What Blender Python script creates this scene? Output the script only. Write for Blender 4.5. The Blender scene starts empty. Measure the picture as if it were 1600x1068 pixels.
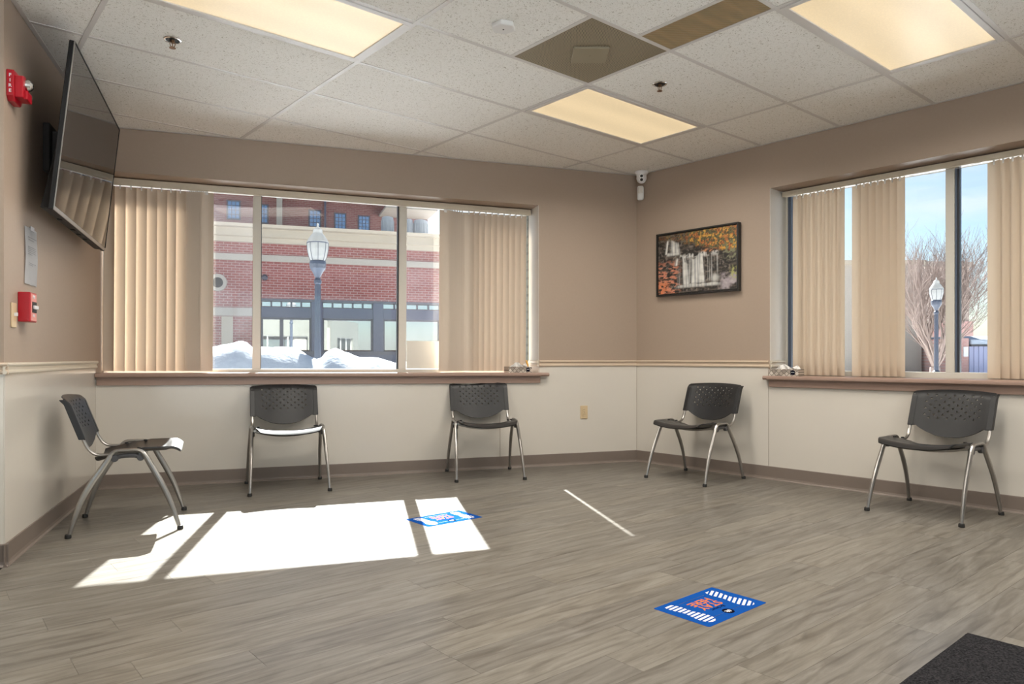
import bpy, bmesh, math, random
from mathutils import Vector, Matrix, noise as mnoise
from mathutils.geometry import delaunay_2d_cdt
R = math.radians
random.seed(7)
SC = bpy.context.scene
COL = SC.collection

# ------------------------------------------------------------------ camera
FPX, HOR, HC = 1115.0, 558.9, 0.935            # focal length in pixels, horizon row, eye height
cam = bpy.data.objects.new('camera', bpy.data.cameras.new('camera'))
COL.objects.link(cam)
cam.data.sensor_width = 36.0
cam.data.lens = 36.0 * FPX / 1600.0
cam.data.shift_y = (HOR - 534.0) / 1600.0
cam.data.clip_start = 0.02
cam.data.clip_end = 500
cam.location = (0, 0, HC)
cam.rotation_euler = (R(90), 0, 0)
SC.camera = cam

# ------------------------------------------------------------------ light
SC.view_settings.view_transform = 'Standard'
SC.view_settings.look = 'None'
SC.view_settings.gamma = 1.0
SC.view_settings.use_curve_mapping = False
SC.view_settings.exposure = 0.35
SUN_AZ, SUN_EL = 101.1, 38.0                  # degrees from +X, degrees up
SUN_E, SKY_S, LAMP_W, LENS_E = 29.0, 0.135, 22.0, 0.60
SC.cycles.use_denoising = True
SC.cycles.max_bounces = 10
SC.cycles.diffuse_bounces = 6
SC.cycles.transparent_max_bounces = 16
SC.cycles.caustics_reflective = False
SC.cycles.sample_clamp_indirect = 6.0

world = bpy.data.worlds.new('sky')
SC.world = world
world.use_nodes = True
wt = world.node_tree
wt.nodes.clear()
def wn(t, **k):
    n = wt.nodes.new(t)
    for a, b in k.items(): setattr(n, a, b)
    return n
w_out = wn('ShaderNodeOutputWorld'); w_bg = wn('ShaderNodeBackground')
w_sky = wn('ShaderNodeTexSky', sky_type='NISHITA')
w_sky.sun_disc = False
w_sky.sun_elevation = R(SUN_EL); w_sky.sun_rotation = R(90 - SUN_AZ)
w_sky.air_density = 1.0; w_sky.dust_density = 0.6; w_sky.ozone_density = 2.0
w_tc = wn('ShaderNodeTexCoord'); w_map = wn('ShaderNodeMapping')
w_map.inputs['Scale'].default_value = (1.2, 1.2, 7.0)
w_noise = wn('ShaderNodeTexNoise'); w_noise.inputs['Scale'].default_value = 2.2
w_noise.inputs['Detail'].default_value = 7; w_noise.inputs['Roughness'].default_value = 0.55
w_ramp = wn('ShaderNodeValToRGB')
w_ramp.color_ramp.elements[0].position = 0.50; w_ramp.color_ramp.elements[1].position = 0.75
w_ramp.color_ramp.elements[1].color = (0.75, 0.75, 0.75, 1)
w_mix = wn('ShaderNodeMixRGB'); w_mix.inputs[2].default_value = (6.5, 6.7, 7.0, 1)
wt.links.new(w_tc.outputs['Generated'], w_map.inputs[0])
wt.links.new(w_map.outputs[0], w_noise.inputs[0])
wt.links.new(w_noise.outputs[0], w_ramp.inputs[0])
wt.links.new(w_ramp.outputs[0], w_mix.inputs[0])
wt.links.new(w_sky.outputs[0], w_mix.inputs[1])
wt.links.new(w_mix.outputs[0], w_bg.inputs[0])
wt.links.new(w_bg.outputs[0], w_out.inputs[0])
w_bg.inputs[1].default_value = SKY_S

sun = bpy.data.objects.new('sun', bpy.data.lights.new('sun', 'SUN'))
COL.objects.link(sun)
sun.data.energy = SUN_E
sun.data.angle = R(0.5)
sun.data.color = (1.0, 0.98, 0.95)
sd = Vector((math.cos(R(SUN_EL)) * math.cos(R(SUN_AZ)), math.cos(R(SUN_EL)) * math.sin(R(SUN_AZ)), math.sin(R(SUN_EL))))
sun.rotation_euler = sd.to_track_quat('Z', 'Y').to_euler()
sun.location = sd * 30

# ------------------------------------------------------------------ helpers
def tag(o, label=None, cat=None, group=None, kind=None):
    if label: o['label'] = label
    if cat: o['category'] = cat
    if group: o['group'] = group
    if kind: o['kind'] = kind
    return o
def link_mesh(name, me, parent=None, mw=None):
    o = bpy.data.objects.new(name, me)
    COL.objects.link(o)
    if parent: o.parent = parent
    if mw is not None: o.matrix_basis = mw
    return o
def obj(name, bm, mats, parent=None, mw=None, smooth=True, angle=35):
    me = bpy.data.meshes.new(name)
    if smooth:
        ca = math.cos(R(angle))
        for f in bm.faces: f.smooth = True
        for e in bm.edges:
            if len(e.link_faces) == 2 and e.link_faces[0].normal.dot(e.link_faces[1].normal) < ca: e.smooth = False
    bm.to_mesh(me); bm.free()
    for m in (mats if isinstance(mats, (list, tuple)) else [mats]): me.materials.append(m)
    return link_mesh(name, me, parent, mw)
def empty(name, mw=None, loc=None, rz=0.0):
    o = bpy.data.objects.new(name, None)
    o.empty_display_size = 0.1
    COL.objects.link(o)
    if mw is not None: o.matrix_basis = mw
    elif loc is not None: o.location = loc; o.rotation_euler = (0, 0, rz)
    return o
def copy_tree(o, parent=None):
    c = o.copy(); COL.objects.link(c); c.parent = parent
    for ch in list(o.children): copy_tree(ch, c)
    return c
def NB(): return bmesh.new()
def fin(bm):
    bmesh.ops.recalc_face_normals(bm, faces=bm.faces); return bm
def box(bm, x0, x1, y0, y1, z0, z1, bev=0.0, seg=2, M=None, mat=0):
    t = bmesh.new()
    vs = [t.verts.new((x, y, z)) for x in (x0, x1) for y in (y0, y1) for z in (z0, z1)]
    for f in ((0, 1, 3, 2), (4, 6, 7, 5), (0, 4, 5, 1), (2, 3, 7, 6), (0, 2, 6, 4), (1, 5, 7, 3)): t.faces.new([vs[i] for i in f])
    bmesh.ops.recalc_face_normals(t, faces=t.faces)
    if bev > 0: bmesh.ops.bevel(t, geom=t.edges[:], offset=bev, segments=seg, affect='EDGES', profile=0.5)
    merge(bm, t, M, mat); return bm
def merge(bm, t, M=None, mat=0):
    mp = {}
    for v in t.verts: mp[v] = bm.verts.new((M @ v.co) if M else v.co)
    for f in t.faces:
        try: nf = bm.faces.new([mp[v] for v in f.verts]); nf.material_index = mat; nf.smooth = f.smooth
        except ValueError: pass
    t.free()
def prism(bm, poly, a0, a1, ax='y', M=None, mat=0, bev=0.0):
    """polygon in the two other axes, extruded along ax from a0 to a1"""
    t = bmesh.new()
    def P(u, v, a): return {'x': (a, u, v), 'y': (u, a, v), 'z': (u, v, a)}[ax]
    A = [t.verts.new(P(u, v, a0)) for u, v in poly]; B = [t.verts.new(P(u, v, a1)) for u, v in poly]
    n = len(poly)
    t.faces.new(A[::-1]); t.faces.new(B)
    for i in range(n): t.faces.new((A[i], A[(i + 1) % n], B[(i + 1) % n], B[i]))
    bmesh.ops.recalc_face_normals(t, faces=t.faces)
    if bev > 0: bmesh.ops.bevel(t, geom=t.edges[:], offset=bev, segments=2, affect='EDGES', profile=0.5)
    merge(bm, t, M, mat); return bm
def lathe(bm, prof, n=20, M=None, mat=0, ax='z'):
    t = bmesh.new(); rings = []
    for r, z in prof:
        if r < 1e-6: rings.append([t.verts.new((0, 0, z))])
        else: rings.append([t.verts.new((r * math.cos(2 * math.pi * i / n), r * math.sin(2 * math.pi * i / n), z)) for i in range(n)])
    for a, b in zip(rings, rings[1:]):
        for i in range(n):
            j = (i + 1) % n
            if len(a) == 1 and len(b) == 1: continue
            if len(a) == 1: t.faces.new((a[0], b[i], b[j]))
            elif len(b) == 1: t.faces.new((a[i], a[j], b[0]))
            else: t.faces.new((a[i], a[j], b[j], b[i]))
    bmesh.ops.recalc_face_normals(t, faces=t.faces)
    if ax == 'y': M = (M or Matrix()) @ Matrix.Rotation(R(90), 4, 'X')   # local z -> -y
    if ax == 'x': M = (M or Matrix()) @ Matrix.Rotation(R(90), 4, 'Y')
    merge(bm, t, M, mat); return bm
def tube(bm, pts, rad, n=10, cap=True, side=None, mat=0, M=None):
    """swept ellipse; rad: number or list of (a along side, b across)"""
    pts = [Vector(p) for p in pts]; t = bmesh.new(); rings = []
    k = len(pts)
    if not isinstance(rad, (list, tuple)): rad = [(rad, rad)] * k
    ref = Vector(side) if side else None
    for i, p in enumerate(pts):
        d = (pts[min(i + 1, k - 1)] - pts[max(i - 1, 0)]).normalized()
        if ref is None:
            ref = Vector((0, 0, 1)) if abs(d.z) < .9 else Vector((1, 0, 0))
        s = (ref - d * ref.dot(d)).normalized(); ref2 = d.cross(s)
        if side is None: ref = s
        a, b = rad[i] if isinstance(rad[i], (list, tuple)) else (rad[i], rad[i])
        rings.append([t.verts.new(p + s * a * math.cos(2 * math.pi * j / n) + ref2 * b * math.sin(2 * math.pi * j / n)) for j in range(n)])
    for A, B in zip(rings, rings[1:]):
        for j in range(n): t.faces.new((A[j], A[(j + 1) % n], B[(j + 1) % n], B[j]))
    if cap: t.faces.new(rings[0][::-1]); t.faces.new(rings[-1])
    bmesh.ops.recalc_face_normals(t, faces=t.faces)
    merge(bm, t, M, mat); return bm
def smooth_path(pts, sub=5):
    """Catmull-Rom through the points"""
    P = [Vector(p) for p in pts]; out = []
    for i in range(len(P) - 1):
        p0, p1, p2, p3 = P[max(i - 1, 0)], P[i], P[i + 1], P[min(i + 2, len(P) - 1)]
        for j in range(sub):
            t = j / sub
            out.append(0.5 * ((2 * p1) + (p2 - p0) * t + (2 * p0 - 5 * p1 + 4 * p2 - p3) * t * t + (3 * p1 - p0 - 3 * p2 + p3) * t ** 3))
    out.append(P[-1]); return out
def text_bm(s, size, depth=0.0004, align='CENTER', bold=0.0):
    cu = bpy.data.curves.new('lettering', 'FONT'); cu.body = s; cu.size = size; cu.extrude = depth
    cu.align_x = align; cu.align_y = 'CENTER'; cu.resolution_u = 3; cu.offset = bold
    o = bpy.data.objects.new('lettering', cu); COL.objects.link(o)
    me = bpy.data.meshes.new_from_object(o.evaluated_get(bpy.context.evaluated_depsgraph_get()))
    bm = bmesh.new(); bm.from_mesh(me)
    bpy.data.objects.remove(o); bpy.data.curves.remove(cu); bpy.data.meshes.remove(me)
    return bm
def clip(poly, a, b, c):
    """keep the part of the polygon where a*x+b*y>=c"""
    out = []
    for i in range(len(poly)):
        p, q = poly[i], poly[(i + 1) % len(poly)]
        dp, dq = a * p[0] + b * p[1] - c, a * q[0] + b * q[1] - c
        if dp >= 0: out.append(p)
        if dp * dq < 0:
            t = dp / (dp - dq); out.append((p[0] + t * (q[0] - p[0]), p[1] + t * (q[1] - p[1])))
    return out
def area(p): return abs(sum(p[i][0] * p[(i + 1) % len(p)][1] - p[(i + 1) % len(p)][0] * p[i][1] for i in range(len(p)))) / 2

# ------------------------------------------------------------------ materials
def mat(name, col=(.5, .5, .5), rough=.5, metal=0.0, spec=None, coat=0.0):
    m = bpy.data.materials.new(name); m.use_nodes = True
    b = m.node_tree.nodes['Principled BSDF']
    b.inputs['Base Color'].default_value = (*col, 1); b.inputs['Roughness'].default_value = rough
    b.inputs['Metallic'].default_value = metal
    if spec is not None: b.inputs['Specular IOR Level'].default_value = spec
    if coat: b.inputs['Coat Weight'].default_value = coat; b.inputs['Coat Roughness'].default_value = .1
    return m
class NT:
    def __init__(s, m): s.m = m; s.t = m.node_tree; s.b = s.t.nodes.get('Principled BSDF')
    def n(s, ty, ins=None, **k):
        x = s.t.nodes.new(ty)
        for a, b in k.items(): setattr(x, a, b)
        for a, b in (ins or {}).items():
            if isinstance(b, bpy.types.NodeSocket): s.t.links.new(b, x.inputs[a])
            else: x.inputs[a].default_value = b
        return x
    def l(s, a, b): s.t.links.new(a, b)
    def ramp(s, fac, stops, interp='LINEAR'):
        r = s.n('ShaderNodeValToRGB', {0: fac}); e = r.color_ramp; e.interpolation = interp
        while len(e.elements) < len(stops): e.elements.new(0.5)
        for el, (p, c) in zip(e.elements, stops): el.position = p; el.color = (*c, 1) if len(c) == 3 else c
        return r.outputs[0]
    def mix(s, fac, a, b, mode='MIX'):
        x = s.n('ShaderNodeMixRGB', blend_type=mode)
        for i, v in ((0, fac), (1, a), (2, b)):
            if isinstance(v, bpy.types.NodeSocket): s.l(v, x.inputs[i])
            else: x.inputs[i].default_value = v if i == 0 else (*v, 1)
        return x.outputs[0]
    def bump(s, h, strength, dist=0.01):
        x = s.n('ShaderNodeBump', {'Height': h, 'Strength': strength, 'Distance': dist}); s.l(x.outputs[0], s.b.inputs['Normal'])
    def noise(s, vec, scale, detail=3, rough=.5, dist=0.0):
        return s.n('ShaderNodeTexNoise', {'Vector': vec, 'Scale': scale, 'Detail': detail, 'Roughness': rough, 'Distortion': dist}).outputs[0]
    def obj(s): return s.n('ShaderNodeTexCoord').outputs['Object']
    def mapping(s, vec, scale=(1, 1, 1), loc=(0, 0, 0), rot=(0, 0, 0)):
        return s.n('ShaderNodeMapping', {'Vector': vec, 'Scale': scale, 'Location': loc, 'Rotation': rot}).outputs[0]
def speckle(m, scale, amt, bump=0.0, dist=.002):
    """a little tonal unevenness and relief on a plain material"""
    t = NT(m); c = tuple(t.b.inputs['Base Color'].default_value[:3])
    f = t.noise(t.obj(), scale, 5, .6)
    t.l(t.mix(f, tuple(x * (1 - amt) for x in c), tuple(min(1, x * (1 + amt)) for x in c)), t.b.inputs['Base Color'])
    if bump: t.bump(f, bump, dist)
    return m
M = {}
M['paint'] = speckle(mat('taupe wall paint', (.37, .288, .226), .55), 60, .05, .15)
M['panel'] = speckle(mat('glossy cream wall panel', (.66, .62, .56), .18), 3, .03)
M['jamb'] = speckle(mat('cream painted jamb', (.66, .63, .58), .4), 30, .03)  # cream stands in for window glare on the brown jambs
M['rail'] = speckle(mat('tan painted chair rail', (.62, .50, .385), .35), 30, .05)
M['rail2'] = speckle(mat('cream painted chair rail', (.66, .60, .50), .3), 30, .05)  # lighter copy of the rail paint, with daylight put into the colour
M['sill'] = speckle(mat('mauve brown painted sill', (.345, .235, .19), .35), 40, .05)
M['base'] = speckle(mat('grey brown vinyl base', (.205, .165, .14), .4), 20, .05)
M['white'] = mat('white plastic', (.78, .78, .77), .3)
M['alu'] = speckle(mat('pale aluminium window frame', (.60, .575, .52), .4), 60, .04)
M['gasket'] = mat('dark window gasket', (.03, .035, .045), .4)
M['bluegasket'] = mat('blue grey painted edge', (.10, .13, .19), .4)
M['tbar'] = mat('pale grey ceiling grid metal', (.68, .66, .64), .4)
M['black'] = mat('black rubber', (.02, .02, .02), .6)
M['seatpl'] = speckle(mat('black moulded plastic', (.014, .0145, .016), .42), 400, .3, .12, .001)
M['seattop'] = speckle(mat('dark seat plastic', (.020, .020, .021), .34), 400, .3, .12, .001)
M['chrome'] = speckle(mat('satin grey steel', (.40, .385, .365), .3, .9), 20, .06)
M['bracket'] = mat('dark grey bracket plastic', (.06, .06, .065), .45)
M['tvback'] = mat('black television casing', (.010, .010, .011), .55, 0, .25)
M['tvedge'] = mat('grey television bezel', (.30, .29, .28), .3, .7)
M['screen'] = mat('glossy dark screen', (.012, .012, .013), .035, 0, .9)
M['red'] = mat('red alarm plastic', (.42, .008, .02), .3)
M['redlite'] = mat('pale red print', (.70, .25, .22), .4)
M['beige'] = mat('beige cover plate', (.62, .48, .30), .35)
M['bronze'] = mat('bronze metal', (.25, .15, .09), .35, .9)
M['dark'] = mat('dark recess', (.02, .018, .016), .7)
M['steel'] = mat('bright steel', (.75, .75, .75), .15, 1.0)
M['paper'] = mat('white paper', (.72, .73, .76), .7)
M['ink'] = mat('grey ink', (.35, .36, .40), .7)
M['frame'] = mat('black picture frame', (.018, .017, .016), .4)
M['blue'] = mat('blue vinyl', (.010, .070, .30), .6, 0, .0)
M['stickwhite'] = mat('white print', (.70, .70, .75), .6, 0, .0)
M['orange'] = mat('orange print', (.66, .18, .03), .6, 0, .0)
M['stickblack'] = mat('black print', (.008, .008, .016), .6, 0, .0)
M['navy'] = mat('dark navy print', (.01, .03, .14), .4)
M['tissue'] = mat('white tissue', (.8, .78, .76), .8)
M['yellow'] = mat('yellow stick', (.80, .42, .07), .4)
M['lamppole'] = mat('dark blue grey street lamp paint', (.035, .045, .07), .35)

# tiles of the ceiling: off-white mineral fibre, dark fissures
m = M['tile'] = mat('mineral fibre ceiling tile', (.62, .61, .56), .9)
t = NT(m)
oi = t.n('ShaderNodeObjectInfo')
v = t.n('ShaderNodeVectorMath', {0: t.obj(), 1: oi.outputs['Random']}, operation='ADD').outputs[0]
n1 = t.noise(v, 95, 4, .62, 1.2); n2 = t.noise(v, 230, 2, .5)
fis = t.ramp(n1, [(0.355, (0, 0, 0)), (0.405, (1, 1, 1))]); pit = t.ramp(n2, [(0.29, (0, 0, 0)), (0.35, (1, 1, 1))])
msk = t.mix(1.0, fis, pit, 'MULTIPLY')
t.l(t.mix(msk, (.42, .39, .33), (.92, .915, .88)), t.b.inputs['Base Color'])
t.bump(msk, .35, .002)

# floor planks: grey-beige oak pattern along local x
def plank_mat(name, world_space=False):
    m = mat(name, (.3, .27, .22), .30, 0, .22); t = NT(m)
    v = t.obj()
    if not world_space:
        oi = t.n('ShaderNodeObjectInfo')
        off = t.n('ShaderNodeVectorMath', {0: oi.outputs['Random'], 1: (37.0, 91.0, 13.0)}, operation='MULTIPLY').outputs[0]
        v = t.n('ShaderNodeVectorMath', {0: v, 1: off}, operation='ADD').outputs[0]
    a = t.noise(t.mapping(v, (1.3, 9, 1)), 2.2, 6, .6, 1.3)
    g = t.noise(t.mapping(v, (2.2, 60, 1)), 3.0, 5, .7, .3)
    w = t.n('ShaderNodeTexWave', {'Vector': t.mapping(v, (.5, 3.6, 1)), 'Scale': 1.3, 'Distortion': 13.0, 'Detail': 4.0, 'Detail Scale': 1.1}, wave_type='BANDS', bands_direction='Y').outputs[0]
    c = t.ramp(a, [(.25, (.112, .100, .084)), (.48, (.176, .162, .139)), (.72, (.236, .222, .196))])
    gl = t.ramp(g, [(.30, (.66, .65, .63)), (.52, (1, 1, 1))])
    wl = t.ramp(w, [(.0, (.62, .60, .57)), (.16, (1, 1, 1))])
    c = t.mix(.70, c, gl, 'MULTIPLY'); c = t.mix(.60, c, wl, 'MULTIPLY')
    if not world_space:
        rr = t.ramp(oi.outputs['Random'], [(0, (.90, .90, .91)), (.5, (.98, .98, .98)), (1, (1.08, 1.07, 1.05))])
        c = t.mix(1.0, c, rr, 'MULTIPLY')
    t.l(c, t.b.inputs['Base Color'])
    t.bump(g, .10, .001)
    t.l(t.n('ShaderNodeMapRange', {0: g, 3: .24, 4: .36}).outputs[0], t.b.inputs['Roughness'])
    return m
M['plank'] = plank_mat('grey oak vinyl plank')
M['floorbase'] = plank_mat('grey oak vinyl sheet', True)

# mat carpet
m = M['carpet'] = mat('charcoal entrance mat carpet', (.05, .05, .055), 1.0, 0, 0); t = NT(m)
f = t.noise(t.obj(), 160, 4, .75); f2 = t.noise(t.obj(), 45, 3, .6)
t.l(t.mix(f2, t.ramp(f, [(.35, (.010, .010, .012)), (.62, (.070, .068, .072))]), t.ramp(f, [(.4, (.014, .014, .016)), (.7, (.05, .048, .052))])), t.b.inputs['Base Color'])
t.bump(f, 1.0, .006)

# blind vanes: cream, passes some light
def vane_mat(name, c, trl):
    m = bpy.data.materials.new(name); m.use_nodes = True; t = NT(m)
    t.b.inputs['Base Color'].default_value = (*c, 1); t.b.inputs['Roughness'].default_value = .45
    f = t.noise(t.mapping(t.obj(), (40, 40, 3)), 5, 4, .6); t.bump(f, .08, .001)
    tr = t.n('ShaderNodeBsdfTranslucent', {'Color': (.95, .82, .62, 1)})
    mx = t.n('ShaderNodeMixShader', {0: trl, 1: t.b.outputs[0], 2: tr.outputs[0]})
    t.l(mx.outputs[0], t.t.nodes['Material Output'].inputs[0]); return m
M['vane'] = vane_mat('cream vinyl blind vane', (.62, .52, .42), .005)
M['vaneB'] = vane_mat('cream vinyl blind vane, shaded window', (.66, .55, .435), .10)  # same vanes, lighter and more translucent to make up for the shade
M['headrail'] = speckle(mat('cream blind head rail', (.66, .585, .46), .4), 50, .03)

# window glass: clear, a little dusty
def glass_mat(name, haze, seed=0.0):
    m = bpy.data.materials.new(name); m.use_nodes = True; t = NT(m); nt = t.t; nt.nodes.remove(t.b)
    tp = t.n('ShaderNodeBsdfTransparent', {'Color': (.95, .97, .97, 1)}); gl = t.n('ShaderNodeBsdfGlossy', {'Roughness': .01})
    fr = t.n('ShaderNodeFresnel', {'IOR': 1.45})
    a = t.n('ShaderNodeMixShader', {0: fr.outputs[0], 1: tp.outputs[0], 2: gl.outputs[0]})
    tl = t.n('ShaderNodeBsdfTranslucent', {'Color': (.9, .9, .95, 1)})
    v = t.mapping(t.obj(), (1, 1, .6), (seed, seed, 0))
    f = t.ramp(t.noise(v, 1.6, 6, .65, .8), [(.35, (haze * .25,) * 3), (.7, (haze,) * 3)])
    b = t.n('ShaderNodeMixShader', {0: f, 1: a.outputs[0], 2: tl.outputs[0]})
    t.l(b.outputs[0], nt.nodes['Material Output'].inputs[0]); return m
M['glassclear'] = glass_mat('window glass', .004)
M['glasshazy'] = glass_mat('dusty window glass', .022, 3.0)
M['sheet'] = mat('frosted sheet', (.62, .60, .55), .5)

# fluorescent lens, warm
m = M['lens'] = mat('prismatic light lens', (.8, .75, .65), .4); t = NT(m)
v = t.obj()
sx = t.n('ShaderNodeSeparateXYZ', {0: v})
band = t.n('ShaderNodeMath', {0: t.n('ShaderNodeMath', {0: sx.outputs[1], 1: 22.0}, operation='MULTIPLY').outputs[0]}, operation='COSINE').outputs[0]
n = t.noise(t.mapping(v, (.6, 3, 1)), 3, 2, .5)
chk = t.n('ShaderNodeTexVoronoi', {'Vector': v, 'Scale': 110.0}).outputs[0]
fac = t.n('ShaderNodeMath', {0: band, 1: .05, 2: .93}, operation='MULTIPLY_ADD').outputs[0]
fac = t.n('ShaderNodeMath', {0: n, 1: .10, 2: fac}, operation='MULTIPLY_ADD').outputs[0]
fac = t.n('ShaderNodeMath', {0: chk, 1: .10, 2: fac}, operation='MULTIPLY_ADD').outputs[0]
em = t.n('ShaderNodeMath', {0: fac, 1: LENS_E}, operation='MULTIPLY').outputs[0]
t.b.inputs['Base Color'].default_value = (.05, .05, .05, 1)
t.b.inputs['Emission Color'].default_value = (1.0, .77, .46, 1); t.l(em, t.b.inputs['Emission Strength'])
M['lensoff'] = mat('amber ribbed lens, unlit', (.40, .29, .155), .4); t = NT(M['lensoff'])
n = t.noise(t.mapping(t.obj(), (1, 6, 1)), 3, 3, .5)
t.l(t.ramp(n, [(.3, (.27, .215, .12)), (.7, (.42, .29, .15))]), t.b.inputs['Base Color'])
w = t.n('ShaderNodeTexWave', {'Vector': t.obj(), 'Scale': 22.0}, wave_type='BANDS', bands_direction='DIAGONAL').outputs[0]; t.bump(w, .3, .003)
M['platec'] = mat('olive grey cover plate', (.30, .26, .18), .5)
M['grille'] = mat('perforated olive grey grille', (.26, .22, .15), .5); t = NT(M['grille'])
vo = t.n('ShaderNodeTexVoronoi', {'Vector': t.obj(), 'Scale': 95.0, 'Randomness': 0.0}).outputs[0]
hole = t.ramp(vo, [(.30, (0, 0, 0)), (.42, (1, 1, 1))])
t.l(t.mix(hole, (.035, .03, .02), (.40, .34, .235)), t.b.inputs['Base Color'])

# brick
def brick_mat(name, c1, c2, mortar, bw=.21, bh=.075, ms=.012, rough=.85):
    m = mat(name, c1, rough); t = NT(m)
    sp = t.n('ShaderNodeSeparateXYZ', {0: t.obj()})
    vec = t.n('ShaderNodeCombineXYZ', {0: sp.outputs[0], 1: sp.outputs[2]}).outputs[0]
    b = t.n('ShaderNodeTexBrick', {'Vector': vec, 'Color1': (*c1, 1), 'Color2': (*c2, 1), 'Mortar': (*mortar, 1), 'Scale': 1.0, 'Mortar Size': ms, 'Brick Width': bw, 'Row Height': bh, 'Bias': 0.0})
    big = t.ramp(t.noise(t.obj(), .35, 4, .6), [(.3, (.85, .85, .85)), (.7, (1.1, 1.1, 1.1))])
    t.l(t.mix(.8, b.outputs[0], big, 'MULTIPLY'), t.b.inputs['Base Color'])
    inv = t.n('ShaderNodeMath', {0: 1.0, 1: b.outputs[1]}, operation='SUBTRACT').outputs[0]; t.bump(inv, .5, .01)
    return m
M['redbrick'] = brick_mat('red brick', (.175, .038, .032), (.225, .062, .052), (.30, .21, .19), .24, .085, .010)
M['redbrick2'] = brick_mat('distant red brick', (.15, .045, .038), (.19, .068, .06), (.21, .13, .115), .24, .085, .010)
M['palebrick'] = brick_mat('pale painted brick', (.15, .145, .118), (.175, .17, .138), (.11, .105, .085), .21, .075, .012)
M['tanblock'] = brick_mat('tan block wall', (.50, .40, .33), (.55, .45, .38), (.42, .33, .28), .4, .2, .01)
M['pinkbrick'] = brick_mat('pink brick wall', (.48, .25, .22), (.54, .31, .27), (.5, .36, .32), .24, .085, .01)
M['stone'] = speckle(mat('pale limestone', (.30, .265, .225), .8), 2.5, .06)
M['stone2'] = speckle(mat('cream stucco', (.33, .28, .215), .8), 2.5, .05)
M['shopsteel'] = speckle(mat('blue grey painted steel', (.045, .048, .082), .4), 8, .12)
M['shopdark'] = mat('dark window sash', (.05, .045, .06), .4)
M['mirrorglass'] = mat('reflective shop window glass', (.02, .03, .035), .02, 0, 1.0)
M['mirrorglass'].node_tree.nodes['Principled BSDF'].inputs['IOR'].default_value = 2.6
M['mirrorglass'].node_tree.nodes['Principled BSDF'].inputs['Metallic'].default_value = .75
M['mirrorglass'].node_tree.nodes['Principled BSDF'].inputs['Base Color'].default_value = (.50, .54, .57, 1)
M['farglass'] = mat('blue window glass far', (.13, .22, .36), .15, .3)
M['tank'] = speckle(mat('weathered grey metal', (.42, .44, .46), .6), 1.5, .25)
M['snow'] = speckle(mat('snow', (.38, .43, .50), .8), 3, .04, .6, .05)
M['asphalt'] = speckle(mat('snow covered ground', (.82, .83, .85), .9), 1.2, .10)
M['lavender'] = speckle(mat('lavender grey corrugated metal', (.34, .36, .52), .5), 2, .08)
M['globe'] = mat('milky lamp globe', (.45, .45, .44), .2); M['globe'].node_tree.nodes['Principled BSDF'].inputs['Transmission Weight'].default_value = .0
t = NT(M['globe']); trl = t.n('ShaderNodeBsdfTranslucent', {'Color': (.42, .42, .41, 1)})
mx = t.n('ShaderNodeMixShader', {0: .6, 1: t.b.outputs[0], 2: trl.outputs[0]}); t.l(mx.outputs[0], t.t.nodes['Material Output'].inputs[0])
M['bark'] = speckle(mat('grey brown bark', (.22, .165, .14), .9), 12, .3)
M['roofdark'] = mat('dark roofing', (.06, .06, .065), .8)
M['box'] = mat('patterned tissue box card', (.5, .45, .4), .5); t = NT(M['box'])
sp = t.n('ShaderNodeSeparateXYZ', {0: t.obj()})
vec = t.n('ShaderNodeCombineXYZ', {0: t.n('ShaderNodeMath', {0: sp.outputs[0], 1: sp.outputs[2]}, operation='ADD').outputs[0], 1: t.n('ShaderNodeMath', {0: sp.outputs[0], 1: sp.outputs[2]}, operation='SUBTRACT').outputs[0]}).outputs[0]
vo = t.n('ShaderNodeTexVoronoi', {'Vector': vec, 'Scale': 26.0, 'Randomness': .25})
ed = t.n('ShaderNodeTexVoronoi', {'Vector': vec, 'Scale': 26.0, 'Randomness': .25}, feature='DISTANCE_TO_EDGE').outputs[0]
cc = t.ramp(t.n('ShaderNodeSeparateXYZ', {0: vo.outputs['Color']}).outputs[0], [(0, (.24, .20, .17)), (.5, (.48, .42, .36)), (1, (.66, .60, .53))])
t.l(t.mix(t.ramp(ed, [(.04, (0, 0, 0)), (.09, (1, 1, 1))]), (.10, .085, .07), cc), t.b.inputs['Base Color'])

# ------------------------------------------------------------------ plan of the room
def frame(o, deg): return Matrix.Translation((o[0], o[1], 0)) @ Matrix.Rotation(R(deg), 4, 'Z')
PL, PR = (-2.965, 5.075), (1.131, 6.469)
LA = 4.327
FA, FB, FC = frame(PL, 18.8), frame(PR, -48.4), frame(PL, 110.1)   # local x to the right along the wall, y outwards
LC = 1.996
PN = FC @ Vector((-LC, 0, 0))
FD = frame(PN, 20.1)                                               # the return wall, runs to local -x
HCEIL = 2.585
SLOPE = -0.0055                                                    # the long window sits very slightly off level
FAW = FA @ Matrix.Rotation(-SLOPE, 4, 'Y')
LB = 5.6
PBE = FB @ Vector((LB, 0, 0))
YB, XL, XR = -3.0, -4.5, PBE.x
PDE = FD @ Vector((-(PN.x - XL) / math.cos(R(20.1)), 0, 0))
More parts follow.
